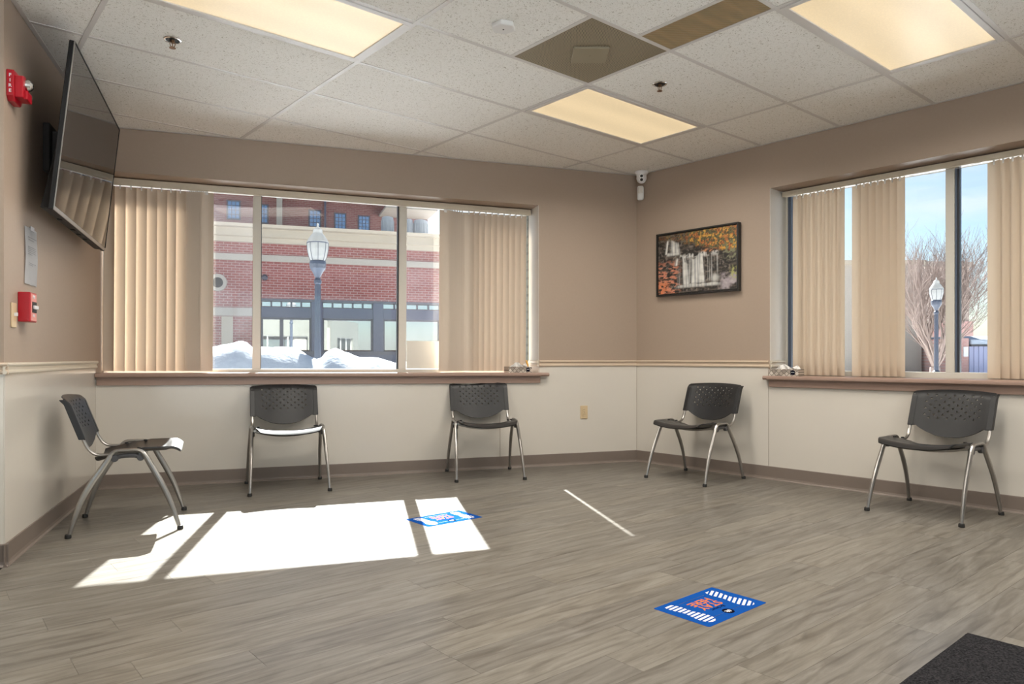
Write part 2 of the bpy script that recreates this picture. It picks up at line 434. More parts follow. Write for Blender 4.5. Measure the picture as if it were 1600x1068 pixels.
# half planes  a*x+b*y>=c  (inside of the room)
def hp(F):
    n = F.to_3x3() @ Vector((0, -1, 0)); o = F.translation
    return (n.x, n.y, n.x * o.x + n.y * o.y)
HA, HB, HCp, HD = hp(FA), hp(FB), hp(FC), hp(FD)
HCneg = (-HCp[0], -HCp[1], -HCp[2])
REG1 = [HA, HB, HCp, (-1, 0, -XR), (0, 1, YB)]
REG2 = [HD, HCneg, (1, 0, XL), (0, 1, YB)]
def clip_all(poly, planes, inset=0.0):
    for a, b, c in planes:
        poly = clip(poly, a, b, c + inset)
        if len(poly) < 3: return []
    return poly
YAW = -0.70115
UX = Vector((math.cos(YAW), -math.sin(YAW))); VX = Vector((math.sin(YAW), math.cos(YAW)))   # ceiling grid axes
def grid_pt(mm, cc):
    u = .690355 + mm * 1.2192; v = 5.43274 - cc * .6096
    p = UX * u + VX * v; return (p.x, p.y)
GROT = math.atan2(UX.y, UX.x)

# ------------------------------------------------------------------ floor
bm = NB()
big = [(XL - .3, YB - .3), (XR + .3, YB - .3), (XR + .3, 8), (XL - .3, 8)]
for reg in (REG1, REG2):
    p = clip_all(list(big), reg, -.05)
    prism(bm, p, -.12, -.0032, 'z')
floor = obj('floor', bm, M['floorbase'], smooth=False); tag(floor, kind='structure')
PW, PLN = 0.1524, 1.2192
ang = R(40.2); e1 = Vector((math.cos(ang), math.sin(ang))); e2 = Vector((-math.sin(ang), math.cos(ang)))
full_mesh = None; nplank = 0
for r in range(-22, 60):
    offs = random.random() * PLN
    for k in range(-6, 10):
        x0, y0 = k * PLN + offs, r * PW
        c4 = [(x0, y0), (x0 + PLN, y0), (x0 + PLN, y0 + PW), (x0, y0 + PW)]
        W4 = [tuple(e1 * a + e2 * b) for a, b in c4]
        if min(q[1] for q in W4) < 1.0 and not any(q[1] > 1.35 for q in W4): continue
        if not any(q[1] > 1.35 and abs(q[0]) < .78 * q[1] + .4 for q in W4): continue
        P = clip_all(W4, REG1, .001)
        if len(P) < 3 or area(P) < 2e-4: continue
        o0 = e1 * x0 + e2 * y0
        mw = Matrix.Translation((o0.x, o0.y, 0)) @ Matrix.Rotation(ang, 4, 'Z')
        if abs(area(P) - PW * PLN) < 1e-5 and full_mesh is not None:
            o = link_mesh('plank', full_mesh, floor, mw)
        else:
            inv = mw.inverted()
            L = [(inv @ Vector((a, b, 0))) for a, b in P]
            g = .0006
            cx = sum(q.x for q in L) / len(L); cy = sum(q.y for q in L) / len(L)
            top = [(q.x + (g if q.x < cx else -g), q.y + (g if q.y < cy else -g)) for q in L]
            bm = NB(); n = len(L)
            A = [bm.verts.new((a, b, 0)) for a, b in top]; B = [bm.verts.new((q.x, q.y, -.0012)) for q in L]; Cc = [bm.verts.new((q.x, q.y, -.003)) for q in L]
            bm.faces.new(A)
            for i in range(n):
                j = (i + 1) % n
                bm.faces.new((A[i], B[i], B[j], A[j])); bm.faces.new((B[i], Cc[i], Cc[j], B[j]))
            fin(bm)
            o = obj('plank', bm, M['plank'], floor, mw, smooth=False)
            if abs(area(P) - PW * PLN) < 1e-5: full_mesh = o.data
        nplank += 1
print('planks', nplank)

# ------------------------------------------------------------------ walls
TI, TE = .25, .45                     # inner leaf, outer face of the outer leaf
zb = lambda s: .797 + SLOPE * s       # bottom and top of the long window's opening
zt = lambda s: 2.271 + SLOPE * s
SA1 = 3.377
def wallA(y0, y1, m, name, parent=None, s_from=-.3, s_to=LA + .35, ztop=2.75, zlow=0.0):
    bm = NB()
    prism(bm, [(s_from, zlow), (s_to, zlow), (s_to, zb(s_to)), (s_from, zb(s_from))], y0, y1)
    prism(bm, [(s_from, zt(s_from)), (s_to, zt(s_to)), (s_to, ztop), (s_from, ztop)], y0, y1)
    prism(bm, [(s_from, zb(s_from)), (0, zb(0)), (0, zt(0)), (s_from, zt(s_from))], y0, y1)
    prism(bm, [(SA1, zb(SA1)), (s_to, zb(s_to)), (s_to, zt(s_to)), (SA1, zt(SA1))], y0, y1)
    return obj(name, bm, m, parent, FA if parent is None else None, smooth=False)
wall_back = wallA(0, TI, M['paint'], 'wall_back'); tag(wall_back, kind='structure')
wallA(TI, TE, M['palebrick'], 'outer_brickwork', wall_back, -9.0, LA + .2, 3.35, -.5)
SB0, SB1, ZB0, ZB1 = 1.292, 4.70, .768, 2.243
def wallB(y0, y1, m, name, parent=None, s_from=-.2, s_to=LB + .3, ztop=2.75, zlow=0.0):
    bm = NB()
    box(bm, s_from, s_to, y0, y1, zlow, ZB0); box(bm, s_from, s_to, y0, y1, ZB1, ztop)
    box(bm, s_from, SB0, y0, y1, ZB0, ZB1); box(bm, SB1, s_to, y0, y1, ZB0, ZB1)
    return obj(name, bm, m, parent, FB if parent is None else None, smooth=False)
wall_right = wallB(0, TI, M['paint'], 'wall_right'); tag(wall_right, kind='structure')
wallB(TI, TE, M['palebrick'], 'outer_brickwork', wall_right, -.1, LB + .3, 3.35, -.5)
bm = NB(); box(bm, -LC, .0, 0, .12, 0, 2.75)
wall_left = obj('wall_left', bm, M['paint'], None, FC, smooth=False); tag(wall_left, kind='structure')
LD = (PDE - PN).length
bm = NB(); box(bm, -LD - .2, -.001, .001, .12, 0, 2.75)
wall_alcove = obj('wall_alcove', bm, M['paint'], None, FD, smooth=False); tag(wall_alcove, kind='structure')
# unseen sides of the waiting room; wide glazing added to let in more daylight
bm = NB(); box(bm, XL - .2, XL, YB - .2, PDE.y + .1, 0, 2.75)
tag(obj('wall_side', bm, M['paint'], smooth=False), kind='structure')
bm = NB()
box(bm, XL, XR, YB - .2, YB, 0, .1); box(bm, XL, XR, YB - .2, YB, 2.3, 2.75); box(bm, XL, -3.2, YB - .2, YB, .1, 2.3); box(bm, 3.9, XR, YB - .2, YB, .1, 2.3)
wfront = obj('wall_front', bm, M['paint'], smooth=False); tag(wfront, kind='structure')
bm = NB()
for x in (-3.2, -1.45, .35, 2.15, 3.85): box(bm, x, x + .05, YB - .13, YB - .05, .1, 2.3)
box(bm, -3.2, 3.9, YB - .13, YB - .05, .1, .15); box(bm, -3.2, 3.9, YB - .13, YB - .05, 2.25, 2.3)
w3 = obj('added_window_front', bm, M['alu'], smooth=False); tag(w3, kind='structure')
bm = NB(); box(bm, -3.2, 3.9, YB - .10, YB - .094, .15, 2.25); obj('pane', bm, M['glassclear'], w3, smooth=False)
bm = NB()
box(bm, XR, XR + .2, YB - .2, -2.8, 0, 2.75); box(bm, XR, XR + .2, 2.05, PBE.y + .2, 0, 2.75); box(bm, XR, XR + .2, -2.8, 2.05, 2.5, 2.75); box(bm, XR, XR + .2, -2.8, 2.05, 0, .05)
tag(obj('wall_entrance', bm, M['paint'], smooth=False), kind='structure')
bm = NB()
for y in (-2.8, -1.6, -.4, .8, 2.0): box(bm, XR + .06, XR + .14, y, y + .05, .05, 2.5)
w4 = obj('added_window_entrance', bm, M['alu'], smooth=False); tag(w4, kind='structure')
bm = NB(); box(bm, XR + .10, XR + .106, -2.8, 2.05, .05, 2.5); obj('pane', bm, M['glassclear'], w4, smooth=False)

# wainscot panels, proud of the wall by 4 mm
def panel(F, poly, parent):
    bm = NB(); prism(bm, poly, -.004, 0, bev=.0008)
    return obj('wainscot_panel', bm, M['panel'], parent, F.inverted() @ F if False else None, smooth=False)
zr = .866
panel(FA, [(.004, .0), (3.021, .0), (3.021, zb(3.02)), (.004, zb(0))], wall_back)
panel(FA, [(3.025, .0), (LA - .004, .0), (LA - .004, zr), (SA1 + .002, zr), (SA1 + .002, zb(SA1)), (3.025, zb(3.02))], wall_back)
panel(FB, [(.004, .0), (1.281, .0), (1.281, zr), (.004, zr)], wall_right)
panel(FB, [(1.285, .0), (LB - .004, .0), (LB - .004, ZB0), (1.285, ZB0)], wall_right)
panel(FC, [(-LC, .0), (-.004, .0), (-.004, zr), (-LC, zr)], wall_left)
panel(FD, [(-LD, .0), (.0, .0), (.0, zr), (-LD, zr)], wall_alcove)
# chair rail: moulded profile in (y, z)
RP = [(0, .862), (-.012, .862), (-.016, .868), (-.016, .876), (-.010, .880), (-.010, .893), (-.018, .897), (-.022, .903), (-.022, .909), (-.018, .914), (0, .914)]
def rail(F, s0, s1, name, m, jamb=None):
    bm = NB(); prism(bm, RP, s0, s1, 'x', mat=0)
    if jamb:
        js, sgn = jamb    # the rail turns into the window recess at s=js
        poly = [(js + sgn * p[0] * -1, p[1]) for p in RP]
        prism(bm, poly, -.016, .20, 'y')
    o = obj(name, bm, m, None, F, smooth=False); tag(o, kind='structure'); return o
rail(FA, SA1, LA - .004, 'trim_1', M['rail'])
rail(FB, .004, SB0, 'trim_2', M['rail'])
rail(FC, -LC - .018, -.001, 'trim_3', M['rail2'])
rail(FD, -LD, .018, 'trim_4', M['rail'])
# jamb linings with the rail wrapped onto them
def jamb_trim(F, s, sgn, name, z0, z1, zrail=True):
    bm = NB(); box(bm, min(s, s + sgn * .003), max(s, s + sgn * .003), .0, .245, z0, z1)
    o = obj(name, bm, M['jamb'], None, F, smooth=False); tag(o, kind='structure')
    if zrail:
        bm = NB(); prism(bm, [(s + sgn * (-p[0]) * .9, p[1]) for p in RP], 0, .215, 'y'); obj('rail_return', bm, M['rail2'], o, smooth=False)
    return o
jamb_trim(FA, SA1, -1, 'trim_5', zb(SA1) + .03, zt(SA1))
jamb_trim(FB, SB0, 1, 'trim_6', ZB0 + .03, ZB1)
# vinyl base
BP = [(0, .0), (-.016, .0), (-.015, .003), (-.008, .010), (-.005, .022), (-.0045, .098), (-.003, .102), (0, .102)]
def base(F, s0, s1, name):
    bm = NB(); prism(bm, [(a - .004, b) for a, b in BP], s0, s1, 'x'); o = obj(name, bm, M['base'], None, F, smooth=False); tag(o, kind='structure')
base(FA, .006, LA - .006, 'baseboard_back'); base(FB, .006, LB, 'baseboard_right'); base(FC, -LC - .02, -.006, 'baseboard_left'); base(FD, -LD, .02, 'baseboard_alcove')

# ------------------------------------------------------------------ ceiling
bm = NB()
for reg in (REG1, REG2):
    prism(bm, clip_all(list(big), reg, -.15), HCEIL + .10, HCEIL + .16, 'z')
ceiling = obj('ceiling', bm, M['roofdark'], smooth=False); tag(ceiling, kind='structure')
bm = NB(); prism(bm, [(XL - .5, YB - .5), (XR + .6, YB - .5), (XR + .6, 2.2), (1.25, 6.95), (-12.0, 2.6), (-12, 1.5), (XL - .5, 1.5)], 3.30, 3.36, 'z')
obj('roof', bm, M['roofdark'], ceiling, smooth=False)
def cell_poly(m0, m1, c0, c1): return [grid_pt(m0, c0), grid_pt(m1, c0), grid_pt(m1, c1), grid_pt(m0, c1)]
LIGHTS = [(mm, cc) for mm in (-2, 0, 2) for cc in (3, 6, 9, 12)]
def inside(P, reg): return all(a * x + b * y >= c + .02 for x, y in P for a, b, c in reg)
lights_ok = []
for mm, cc in LIGHTS:
    P = cell_poly(mm, mm + 1, cc, cc + 1)
    if inside(P, REG1) or inside(P, REG2): lights_ok.append((mm, cc))
cells = []
for mm in range(-7, 6):
    for cc in range(-2, 18):
        if (mm, cc) in lights_ok: continue
        if (mm, cc) == (1, 4): cells.append((1, 1.5, 4, 5)); continue
        if (mm, cc) == (1, 5): cells.append((1, 1.78, 5, 6)); continue
        cells.append((mm, mm + 1, cc, cc + 1))
gmw = Matrix.Rotation(GROT, 4, 'Z')
tile_mesh = None
for c in cells:
    P0 = cell_poly(*c)
    for reg in (REG1, REG2):
        P = clip_all(P0, reg, .002)
        if len(P) < 3 or area(P) < 3e-3: continue
        o0 = grid_pt(c[0], c[3]); mw = Matrix.Translation((o0[0], o0[1], HCEIL)) @ gmw; inv = mw.inverted()
        whole = abs(area(P) - 1.2192 * .6096) < 1e-4
        if whole and tile_mesh is not None: link_mesh('tile', tile_mesh, ceiling, mw); continue
        L = [inv @ Vector((a, b, HCEIL)) for a, b in P]
        bm = NB(); prism(bm, [(q.x, q.y) for q in L], .003, .016, 'z'); fin(bm)
        o = obj('tile', bm, M['tile'], ceiling, mw, smooth=False)
        if whole: tile_mesh = o.data
def bar(pa, pb, w=.024, z0=0.0):
    """a T bar between two plan points, clipped to the room"""
    a, b = Vector(pa), Vector(pb); d = (b - a).normalized(); n = Vector((-d.y, d.x)) * (w / 2)
    P0 = [tuple(a + n), tuple(b + n), tuple(b - n), tuple(a - n)]
    for reg in (REG1, REG2):
        P = clip_all(P0, reg, .001)
        if len(P) < 3 or area(P) < 2e-4: continue
        bm = NB(); prism(bm, P, HCEIL + z0, HCEIL + .0025 + z0, 'z'); fin(bm)
        obj('grid_bar', bm, M['tbar'], ceiling, smooth=False)
for mm in range(-6, 6): bar(grid_pt(mm, -2.5), grid_pt(mm, 17.5))
for cc in range(-1, 17): bar(grid_pt(-7, cc), grid_pt(6, cc), z0=.0004)
bar(grid_pt(1.5, 4), grid_pt(1.5, 5), z0=.0002); bar(grid_pt(1.78, 5), grid_pt(1.78, 6), z0=.0002)
def wall_angle(F, s0, s1, k):
    bm = NB(); box(bm, s0, s1, -.022, 0, HCEIL - .0008, HCEIL + .0015); box(bm, s0, s1, -.0015, 0, HCEIL - .0008, HCEIL + .02)
    o = obj('trim_%d' % k, bm, M['tbar'], None, F, smooth=False); tag(o, kind='structure')
wall_angle(FA, 0, LA, 7); wall_angle(FB, 0, LB, 8); wall_angle(FC, -LC, 0, 9)

# troffers
def make_light():
    t = empty('ceiling_light')
    L, Wd = 1.2192 - .028, .6096 - .028
    bm = NB()
    for (x0, x1, y0, y1) in ((-L / 2, L / 2, -Wd / 2, -Wd / 2 + .03), (-L / 2, L / 2, Wd / 2 - .03, Wd / 2), (-L / 2, -L / 2 + .03, -Wd / 2 + .03, Wd / 2 - .03), (L / 2 - .03, L / 2, -Wd / 2 + .03, Wd / 2 - .03)):
        box(bm, x0, x1, y0, y1, -.004, .012, .0015, 1)
    obj('frame', bm, M['tbar'], t)
    bm = NB(); box(bm, -L / 2 + .028, L / 2 - .028, -Wd / 2 + .028, Wd / 2 - .028, .002, .006)
    obj('lens', bm, M['lens'], t, smooth=False)
    bm = NB(); box(bm, -L / 2 + .01, L / 2 - .01, -Wd / 2 + .01, Wd / 2 - .01, .012, .09); obj('housing', bm, M['white'], t, smooth=False)
    la = bpy.data.lights.new('lamp', 'AREA'); la.shape = 'RECTANGLE'; la.size = L - .08; la.size_y = Wd - .08
    la.energy = LAMP_W; la.color = (1.0, .94, .85); la.spread = R(160)
    lo = bpy.data.objects.new('lamp', la); COL.objects.link(lo); lo.parent = t; lo.location = (0, 0, -.001)
    return t
LL = {(0, 3): 'warm lit ceiling light at the upper left, cut by the top edge',
      (2, 3): 'farthest lit ceiling light, between the square vent grille and the security camera',
      (2, 6): 'warm lit ceiling light at the upper right, nearest the right wall'}
first = None
for mm, cc in lights_ok:
    o = first if first is None else None
    if first is None: o = first = make_light()
    else: o = copy_tree(first)
    p = grid_pt(mm + .5, cc + .5)
    o.location = (p[0], p[1], HCEIL); o.rotation_euler = (0, 0, GROT)
    tag(o, LL.get((mm, cc), 'lit ceiling light over the waiting room, outside the view'), 'light', 'recessed ceiling lights in the tile grid')

# return grille and dull lens panel
def flat_unit(name, c, m, label, cat):
    t = empty(name, loc=(*grid_pt((c[0] + c[1]) / 2, (c[2] + c[3]) / 2), HCEIL), rz=GROT)
    tag(t, label, cat)
    L, Wd = (c[1] - c[0]) * 1.2192 - .026, (c[3] - c[2]) * .6096 - .026
    bm = NB(); box(bm, -L / 2, L / 2, -Wd / 2, Wd / 2, .001, .010, .001, 1); return t, L, Wd, bm
t_, L_, W_, bm = flat_unit('return_grille', (1.5, 2, 4, 5), None, 'square perforated brown-grey air grille set in the ceiling grid', 'vent')
obj('perforated_plate', bm, M['grille'], t_, smooth=False)
rz = -GROT
bm = NB(); box(bm, -.095, .095, -.095, .095, -.012, .001, .003, 2, Matrix.Rotation(rz, 4, 'Z')); o = obj('cover_plate', bm, M['platec'], t_); o.location = (.0, .0, 0)
bm = NB(); lathe(bm, [(0, -.013), (.004, -.012), (.005, -.010)], 10); obj('screw', bm, M['steel'], o)
t_, L_, W_, bm = flat_unit('ceiling_light', (1.78, 2, 5, 6), None, 'narrow unlit amber lens panel in the ceiling beside the square vent grille', 'light panel')
obj('lens', bm, M['lensoff'], t_, smooth=False)

# sprinklers
def make_sprinkler():
    t = empty('sprinkler')
    bm = NB(); lathe(bm, [(.034, .002), (.034, -.0045), (.036, -.006), (.042, -.005), (.044, -.002), (.044, .002)], 24); obj('escutcheon', bm, M['steel'], t)
    bm = NB(); lathe(bm, [(0, -.0045), (.034, -.0045), (.034, .003), (0, .003)], 24); obj('recess', bm, M['dark'], t)
    bm = NB(); lathe(bm, [(0, .002), (.011, .002), (.011, -.012), (.007, -.016), (.007, -.020), (0, -.020)], 12)
    for s in (-1, 1): tube(bm, [(s * .009, 0, -.012), (s * .013, 0, -.022), (s * .010, 0, -.034), (0, 0, -.042)], .0022, 6)
    tube(bm, [(0, 0, -.018), (0, 0, -.040)], .0022, 6)
    lathe(bm, [(0, -.042), (.006, -.042), (.016, -.043), (.016, -.0455), (0, -.046)], 16)
    obj('head', bm, M['bronze'], t); return t
sp0 = None
for (g, lab) in (((.29, 2.40), 'pendent sprinkler in a steel ring below the upper left ceiling light'), ((2.27, 4.46), 'pendent sprinkler between the two right ceiling lights'), ((-.09, 3.0), 'sprinkler at the top edge of the photo, left of the upper left ceiling light')):
    o = sp0 = make_sprinkler() if sp0 is None else copy_tree(sp0)
    o.location = (*grid_pt(*g), HCEIL + .003); o.rotation_euler = (0, 0, .4); tag(o, lab, 'sprinkler', 'ceiling sprinklers')
# small white ceiling device
bm = NB()
hx = [(math.cos(R(60 * i + 20)), math.sin(R(60 * i + 20))) for i in range(6)]
prism(bm, [(a * .062, b * .062) for a, b in hx], -.022, .003, 'z', bev=.006)
o = obj('detector', bm, M['white'], None, Matrix.Translation((*grid_pt(1.28, 4.43), HCEIL)))
tag(o, 'small white six-sided detector on the ceiling left of the square vent grille', 'detector')
bm = NB(); lathe(bm, [(0, -.0245), (.004, -.024), (.004, -.02)], 10); obj('sensor_dot', bm, M['dark'], o)

# dome camera and motion sensor in the corner
t_ = empty('dome_camera', loc=(1.150, 6.335, HCEIL), rz=R(-100 + 90)); tag(t_, 'white ball security camera with two dark lenses under the ceiling corner', 'camera')
bm = NB(); lathe(bm, [(0, 0), (.060, 0), (.060, -.012), (.055, -.018), (.046, -.028), (.044, -.04)], 32); obj('base', bm, M['white'], t_)
bm = NB(); lathe(bm, [(0.0455 * math.cos(a), -.055 + .048 * math.sin(a)) for a in [R(x) for x in range(60, -91, -10)]], 32); obj('ball', bm, M['white'], t_)
for dz, nm in ((-.046, 'lens'), (-.078, 'lens')):
    bm = NB(); lathe(bm, [(0, .003), (.011, .003), (.013, 0), (.013, -.02)], 20)
    o = obj(nm, bm, M['dark'], t_); el = (dz + .055) / .048
    o.matrix_basis = Matrix.Translation((0, -.0445 * math.sqrt(max(.05, 1 - el * el)), dz)) @ Matrix.Rotation(R(90) + math.asin(max(-1, min(1, -el))) * .8, 4, 'X')
bm = NB(); lathe(bm, [(.020, -.001), (.024, .0015), (.028, -.001)], 24, Matrix.Translation((0, -.043, -.047)) @ Matrix.Rotation(R(90), 4, 'X')); obj('lens_ring', bm, M['tbar'], t_)
t_ = empty('motion_sensor', loc=(1.150, 6.385, 2.345), rz=R(-14)); tag(t_, 'white rounded motion sensor in the wall corner below the security camera', 'sensor')
bm = NB(); box(bm, -.029, .029, -.028, .02, 0, .125, .017, 4); obj('body', bm, M['white'], t_, angle=60)
bm = NB(); box(bm, -.021, .021, -.032, -.02, .055, .115, .008, 3); obj('lens_window', bm, M['jamb'], t_, angle=60)
bm = NB(); box(bm, -.012, .012, .015, .05, .03, .09, .002, 1); obj('bracket', bm, M['white'], t_)

# ------------------------------------------------------------------ windows
def window(name, F, bars, panes, s0, s1, z0, z1, y0=.245, y1=.315, t0=.03, t1=.03):
    """bars: (s0, s1, material) uprights; panes: (s0, s1, material)"""
    w = empty(name, F); tag(w, kind='structure')
    bm = NB(); box(bm, s0, s1, y0, y1, z0, z0 + t0, .002, 1); obj('bottom_rail', bm, M['alu'], w)
    bm = NB(); box(bm, s0, s1, y0, y1, z1 - t1, z1, .002, 1); obj('top_rail', bm, M['alu'], w)
    for a, b, mm, ya, yb in bars:
        bm = NB(); box(bm, a, b, ya, yb, z0 + t0, z1 - t1, .002, 1); obj('mullion', bm, mm, w)
    for a, b, mm in panes:
        bm = NB(); box(bm, a, b, .278, .284, z0 + t0, z1 - t1); obj('pane', bm, mm, w, smooth=False)
    return w
al, gk = M['alu'], M['gasket']
w1 = window('window_1', FAW, [(.0, .012, al, .245, .315), (1.040, 1.101, al, .245, .315), (1.101, 1.106, gk, .250, .300), (2.187, 2.199, gk, .250, .300), (2.199, 2.264, al, .245, .315), (3.372, 3.377, al, .26, .29)],
            [(.012, 1.040, M['glasshazy']), (1.106, 2.187, M['glassclear']), (2.264, 3.372, M['glasshazy'])], 0, SA1, .800, 2.269, t0=.054, t1=.033)
w2 = window('window_2', FB, [(SB0, 1.309, M['alu'], .245, .315), (1.309, 1.336, M['bluegasket'], .25, .31), (2.427, 2.481, al, .245, .315), (2.481, 2.492, M['bluegasket'], .255, .31), (2.492, 2.507, gk, .26, .30), (3.58, 3.65, al, .245, .315), (4.68, 4.70, al, .245, .315)],
            [(1.336, 2.427, M['glassclear']), (2.507, 3.58, M['glassclear']), (3.65, 4.68, M['glasshazy'])], SB0, SB1, .790, 2.241, t0=.048, t1=.022)
# sills and aprons
def sill(w, s0, s1, o0, o1, ztop, zlow, yfront=-.062):
    bm = NB()
    prof = [(.245, ztop - .030), (yfront + .008, ztop - .030), (yfront + .001, ztop - .024), (yfront, ztop - .015), (yfront + .001, ztop - .006), (yfront + .008, ztop), (.245, ztop)]
    prism(bm, prof, s0, s1, 'x')
    prism(bm, [(-.001, ztop - .030), (yfront + .008, ztop - .030), (yfront, ztop - .015), (yfront + .008, ztop), (-.001, ztop)], s1, o1, 'x')
    if o0 < s0: prism(bm, [(-.001, ztop - .030), (yfront + .008, ztop - .030), (yfront, ztop - .015), (yfront + .008, ztop), (-.001, ztop)], o0, s0, 'x')
    obj('window_sill', bm, M['sill'], w, smooth=False)
    bm = NB(); box(bm, max(o0 + .03, s0 - .02) if o0 < s0 else s0 + .004, s1 + .005, -.024, -.004, zlow, ztop - .030, .002, 1); obj('apron', bm, M['sill'], w)
sill(w1, .004, SA1 - .003, .004, 3.447, .8265, .739)
sill(w2, SB0 + .003, SB1 - .003, 1.262, SB1 + .06, .798, .714)
# frosted sheet against the right pane
bm = NB()
t2 = bmesh.new(); box(t2, 2.270, 2.555, .262, .266, .856, 1.093, 0)
merge(bm, t2)
o = obj('card', bm, M['sheet'], None, FAW, smooth=False); tag(o, 'pale frosted sheet leaning against the lower window pane behind the right blinds', 'sheet')

# ------------------------------------------------------------------ vertical blinds
VW = .089
def vane_mesh(z0, z1, camber=.0105):
    bm = NB(); n = 8; rows = []
    for z in (z0, (z0 + z1) / 2, z1):
        rows.append([bm.verts.new(((i / n - .5) * VW, camber * (1 - (2 * i / n - 1) ** 2), z)) for i in range(n + 1)])
    for a, b in zip(rows, rows[1:]):
        for i in range(n): bm.faces.new((a[i], a[i + 1], b[i + 1], b[i]))
    for f in bm.faces: f.smooth = True
    me = bpy.data.meshes.new('vane'); bm.to_mesh(me); bm.free(); return me
def carrier_mesh(z):
    bm = NB(); box(bm, -.005, .005, -.005, .005, z - .012, z + .016, .001, 1); box(bm, -.004, .004, -.002, .002, z - .03, z - .012)
    me = bpy.data.meshes.new('carrier'); bm.to_mesh(me); bm.free(); me.materials.append(M['white']); return me
def blind(F, label, s0, s1, ztop, hrh, vanes, z0, z1, mv):
    b = empty('vertical_blind', F); tag(b, label, 'blind', 'vertical blinds at the two windows')
    bm = NB(); box(bm, s0, s1, .158, .215, ztop - hrh, ztop, .003, 1); box(bm, s0, s1, .160, .168, ztop - hrh - .004, ztop - hrh); obj('head_rail', bm, M['headrail'], b)
    vm = vane_mesh(z0, z1, .0105 if mv is M['vane'] else .006); vm.materials.append(mv); cm = carrier_mesh(ztop - hrh)
    for s, a, y in vanes:
        o = link_mesh('vane', vm, b, Matrix.Translation((s, y, 0)) @ Matrix.Rotation(R(a + random.uniform(-1, 1)), 4, 'Z'))
        link_mesh('carrier', cm, b, Matrix.Translation((s, y, 0)))
    return b
YV = .186
VA = []
for s in (.042, .114, .186, .256, .325, .392, .456, .522): VA.append((s, -24 + random.uniform(-2, 2), YV))
for k, s in enumerate((.590, .604, .618, .632, .646, .660, .674, .688, .702, .713)): VA.append((s, 1.5, YV + .020 - .0045 * k))
for k, s in enumerate((2.572, 2.580, 2.588, 2.597, 2.607, 2.619, 2.633, 2.649, 2.669, 2.691, 2.713, 2.737)): VA.append((s, 0, YV - .020 + .0036 * k))
for s in (2.792, 2.838, 2.888, 2.944, 3.000, 3.056, 3.112, 3.166, 3.220, 3.272): VA.append((s, -22 + random.uniform(-2, 2), YV))
blA = blind(FAW, 'cream vertical blind of the long left window, drawn apart to both ends', .03, 3.352, 2.263, .046, VA, .838, 2.206, M['vane'])
VB = []
for s in (1.413, 1.463, 1.522, 1.579, 1.636, 1.694, 1.750): VB.append((s, -24 + random.uniform(-3, 3), YV))
for s in (1.865, 1.918, 1.966, 2.013, 2.062, 2.110, 2.160): VB.append((s, -24 + random.uniform(-3, 3), YV))
for s in (2.722, 2.772, 2.823, 2.875, 2.93, 2.985, 3.04, 3.095, 3.15, 3.205, 3.26, 3.315): VB.append((s, -24 + random.uniform(-3, 3), YV))
for s in [3.6 + .055 * i for i in range(18)]: VB.append((s, -24, YV))
blB = blind(FB, 'cream vertical blind of the right window, hanging in bunches with sky between', 1.308, 4.66, 2.234, .036, VB, .804, 2.192, M['vaneB'])
bm = NB(); tube(bm, smooth_path([(2.22, .17, 2.19), (2.32, .17, 2.178), (2.42, .17, 2.176), (2.56, .17, 2.185), (2.68, .17, 2.198)], 4), .0012, 5); obj('cord', bm, M['tbar'], blB)
bm = NB(); tube(bm, [(.75, .16, 2.21), (3.3, .16, 2.212)], .0012, 5); obj('cord', bm, M['tbar'], blA)

# ------------------------------------------------------------------ tissue boxes
def tissue_box(F, s, y, z, rz, label, L=.215, lean=1):
    F2 = F @ Matrix.Translation((s, y, z)) @ Matrix.Rotation(R(rz), 4, 'Z')
    t = empty('tissue_box', F2); tag(t, label, 'tissue box')
    bm = NB(); box(bm, -L / 2, L / 2, -.058, .058, 0, .052, .0015, 1); obj('carton', bm, M['box'], t)
    bm = NB()
    for k in range(4):
        n = 9; g = []
        for i in range(n):
            row = []
            for j in range(6):
                u = i / (n - 1) - .5; w = j / 5
                row.append(bm.verts.new((lean * .01 + u * .14 * (1 - .35 * w) + .015 * (k - 1.5), (k - 1.5) * .008 + .012 * math.sin(u * 14 + k * 2 + w * 3), .050 + w * (.026 + .014 * math.cos(u * 5 + k)) )))
            g.append(row)
        for i in range(n - 1):
            for j in range(5): bm.faces.new((g[i][j], g[i + 1][j], g[i + 1][j + 1], g[i][j + 1]))
    obj('tissue', bm, M['tissue'], t)
    bm = NB(); prism(bm, [(.055, .010), (.085, .010), (.087, .040), (.070, .046), (.053, .040)], -.0592, -.0582, 'y'); obj('printed_badge', bm, M['stickblack'], t)
    bm = NB(); box(bm, .058, .082, -.0596, -.0591, .028, .031); obj('badge_print', bm, M['paper'], t)
    return t
ta = tissue_box(FA, 3.205, .055, .808, 2, 'patterned tissue box with a tuft of tissue on the left window sill')
bm = NB(); tube(bm, [(.082, -.03, .053), (.074, -.03, .080), (.066, -.03, .108)], [(.006, .006), (.008, .008), (.006, .006)], 10); bm_o = obj('wooden_stick', bm, M['yellow'], None, ta.matrix_basis.copy()); tag(bm_o, 'short yellow stick standing in the tissue box at the right end of the left sill', 'stick')
tissue_box(FB, 1.415, .020, .798, 6, 'patterned tissue box at the left end of the right window sill, beside the chair rail', .225)

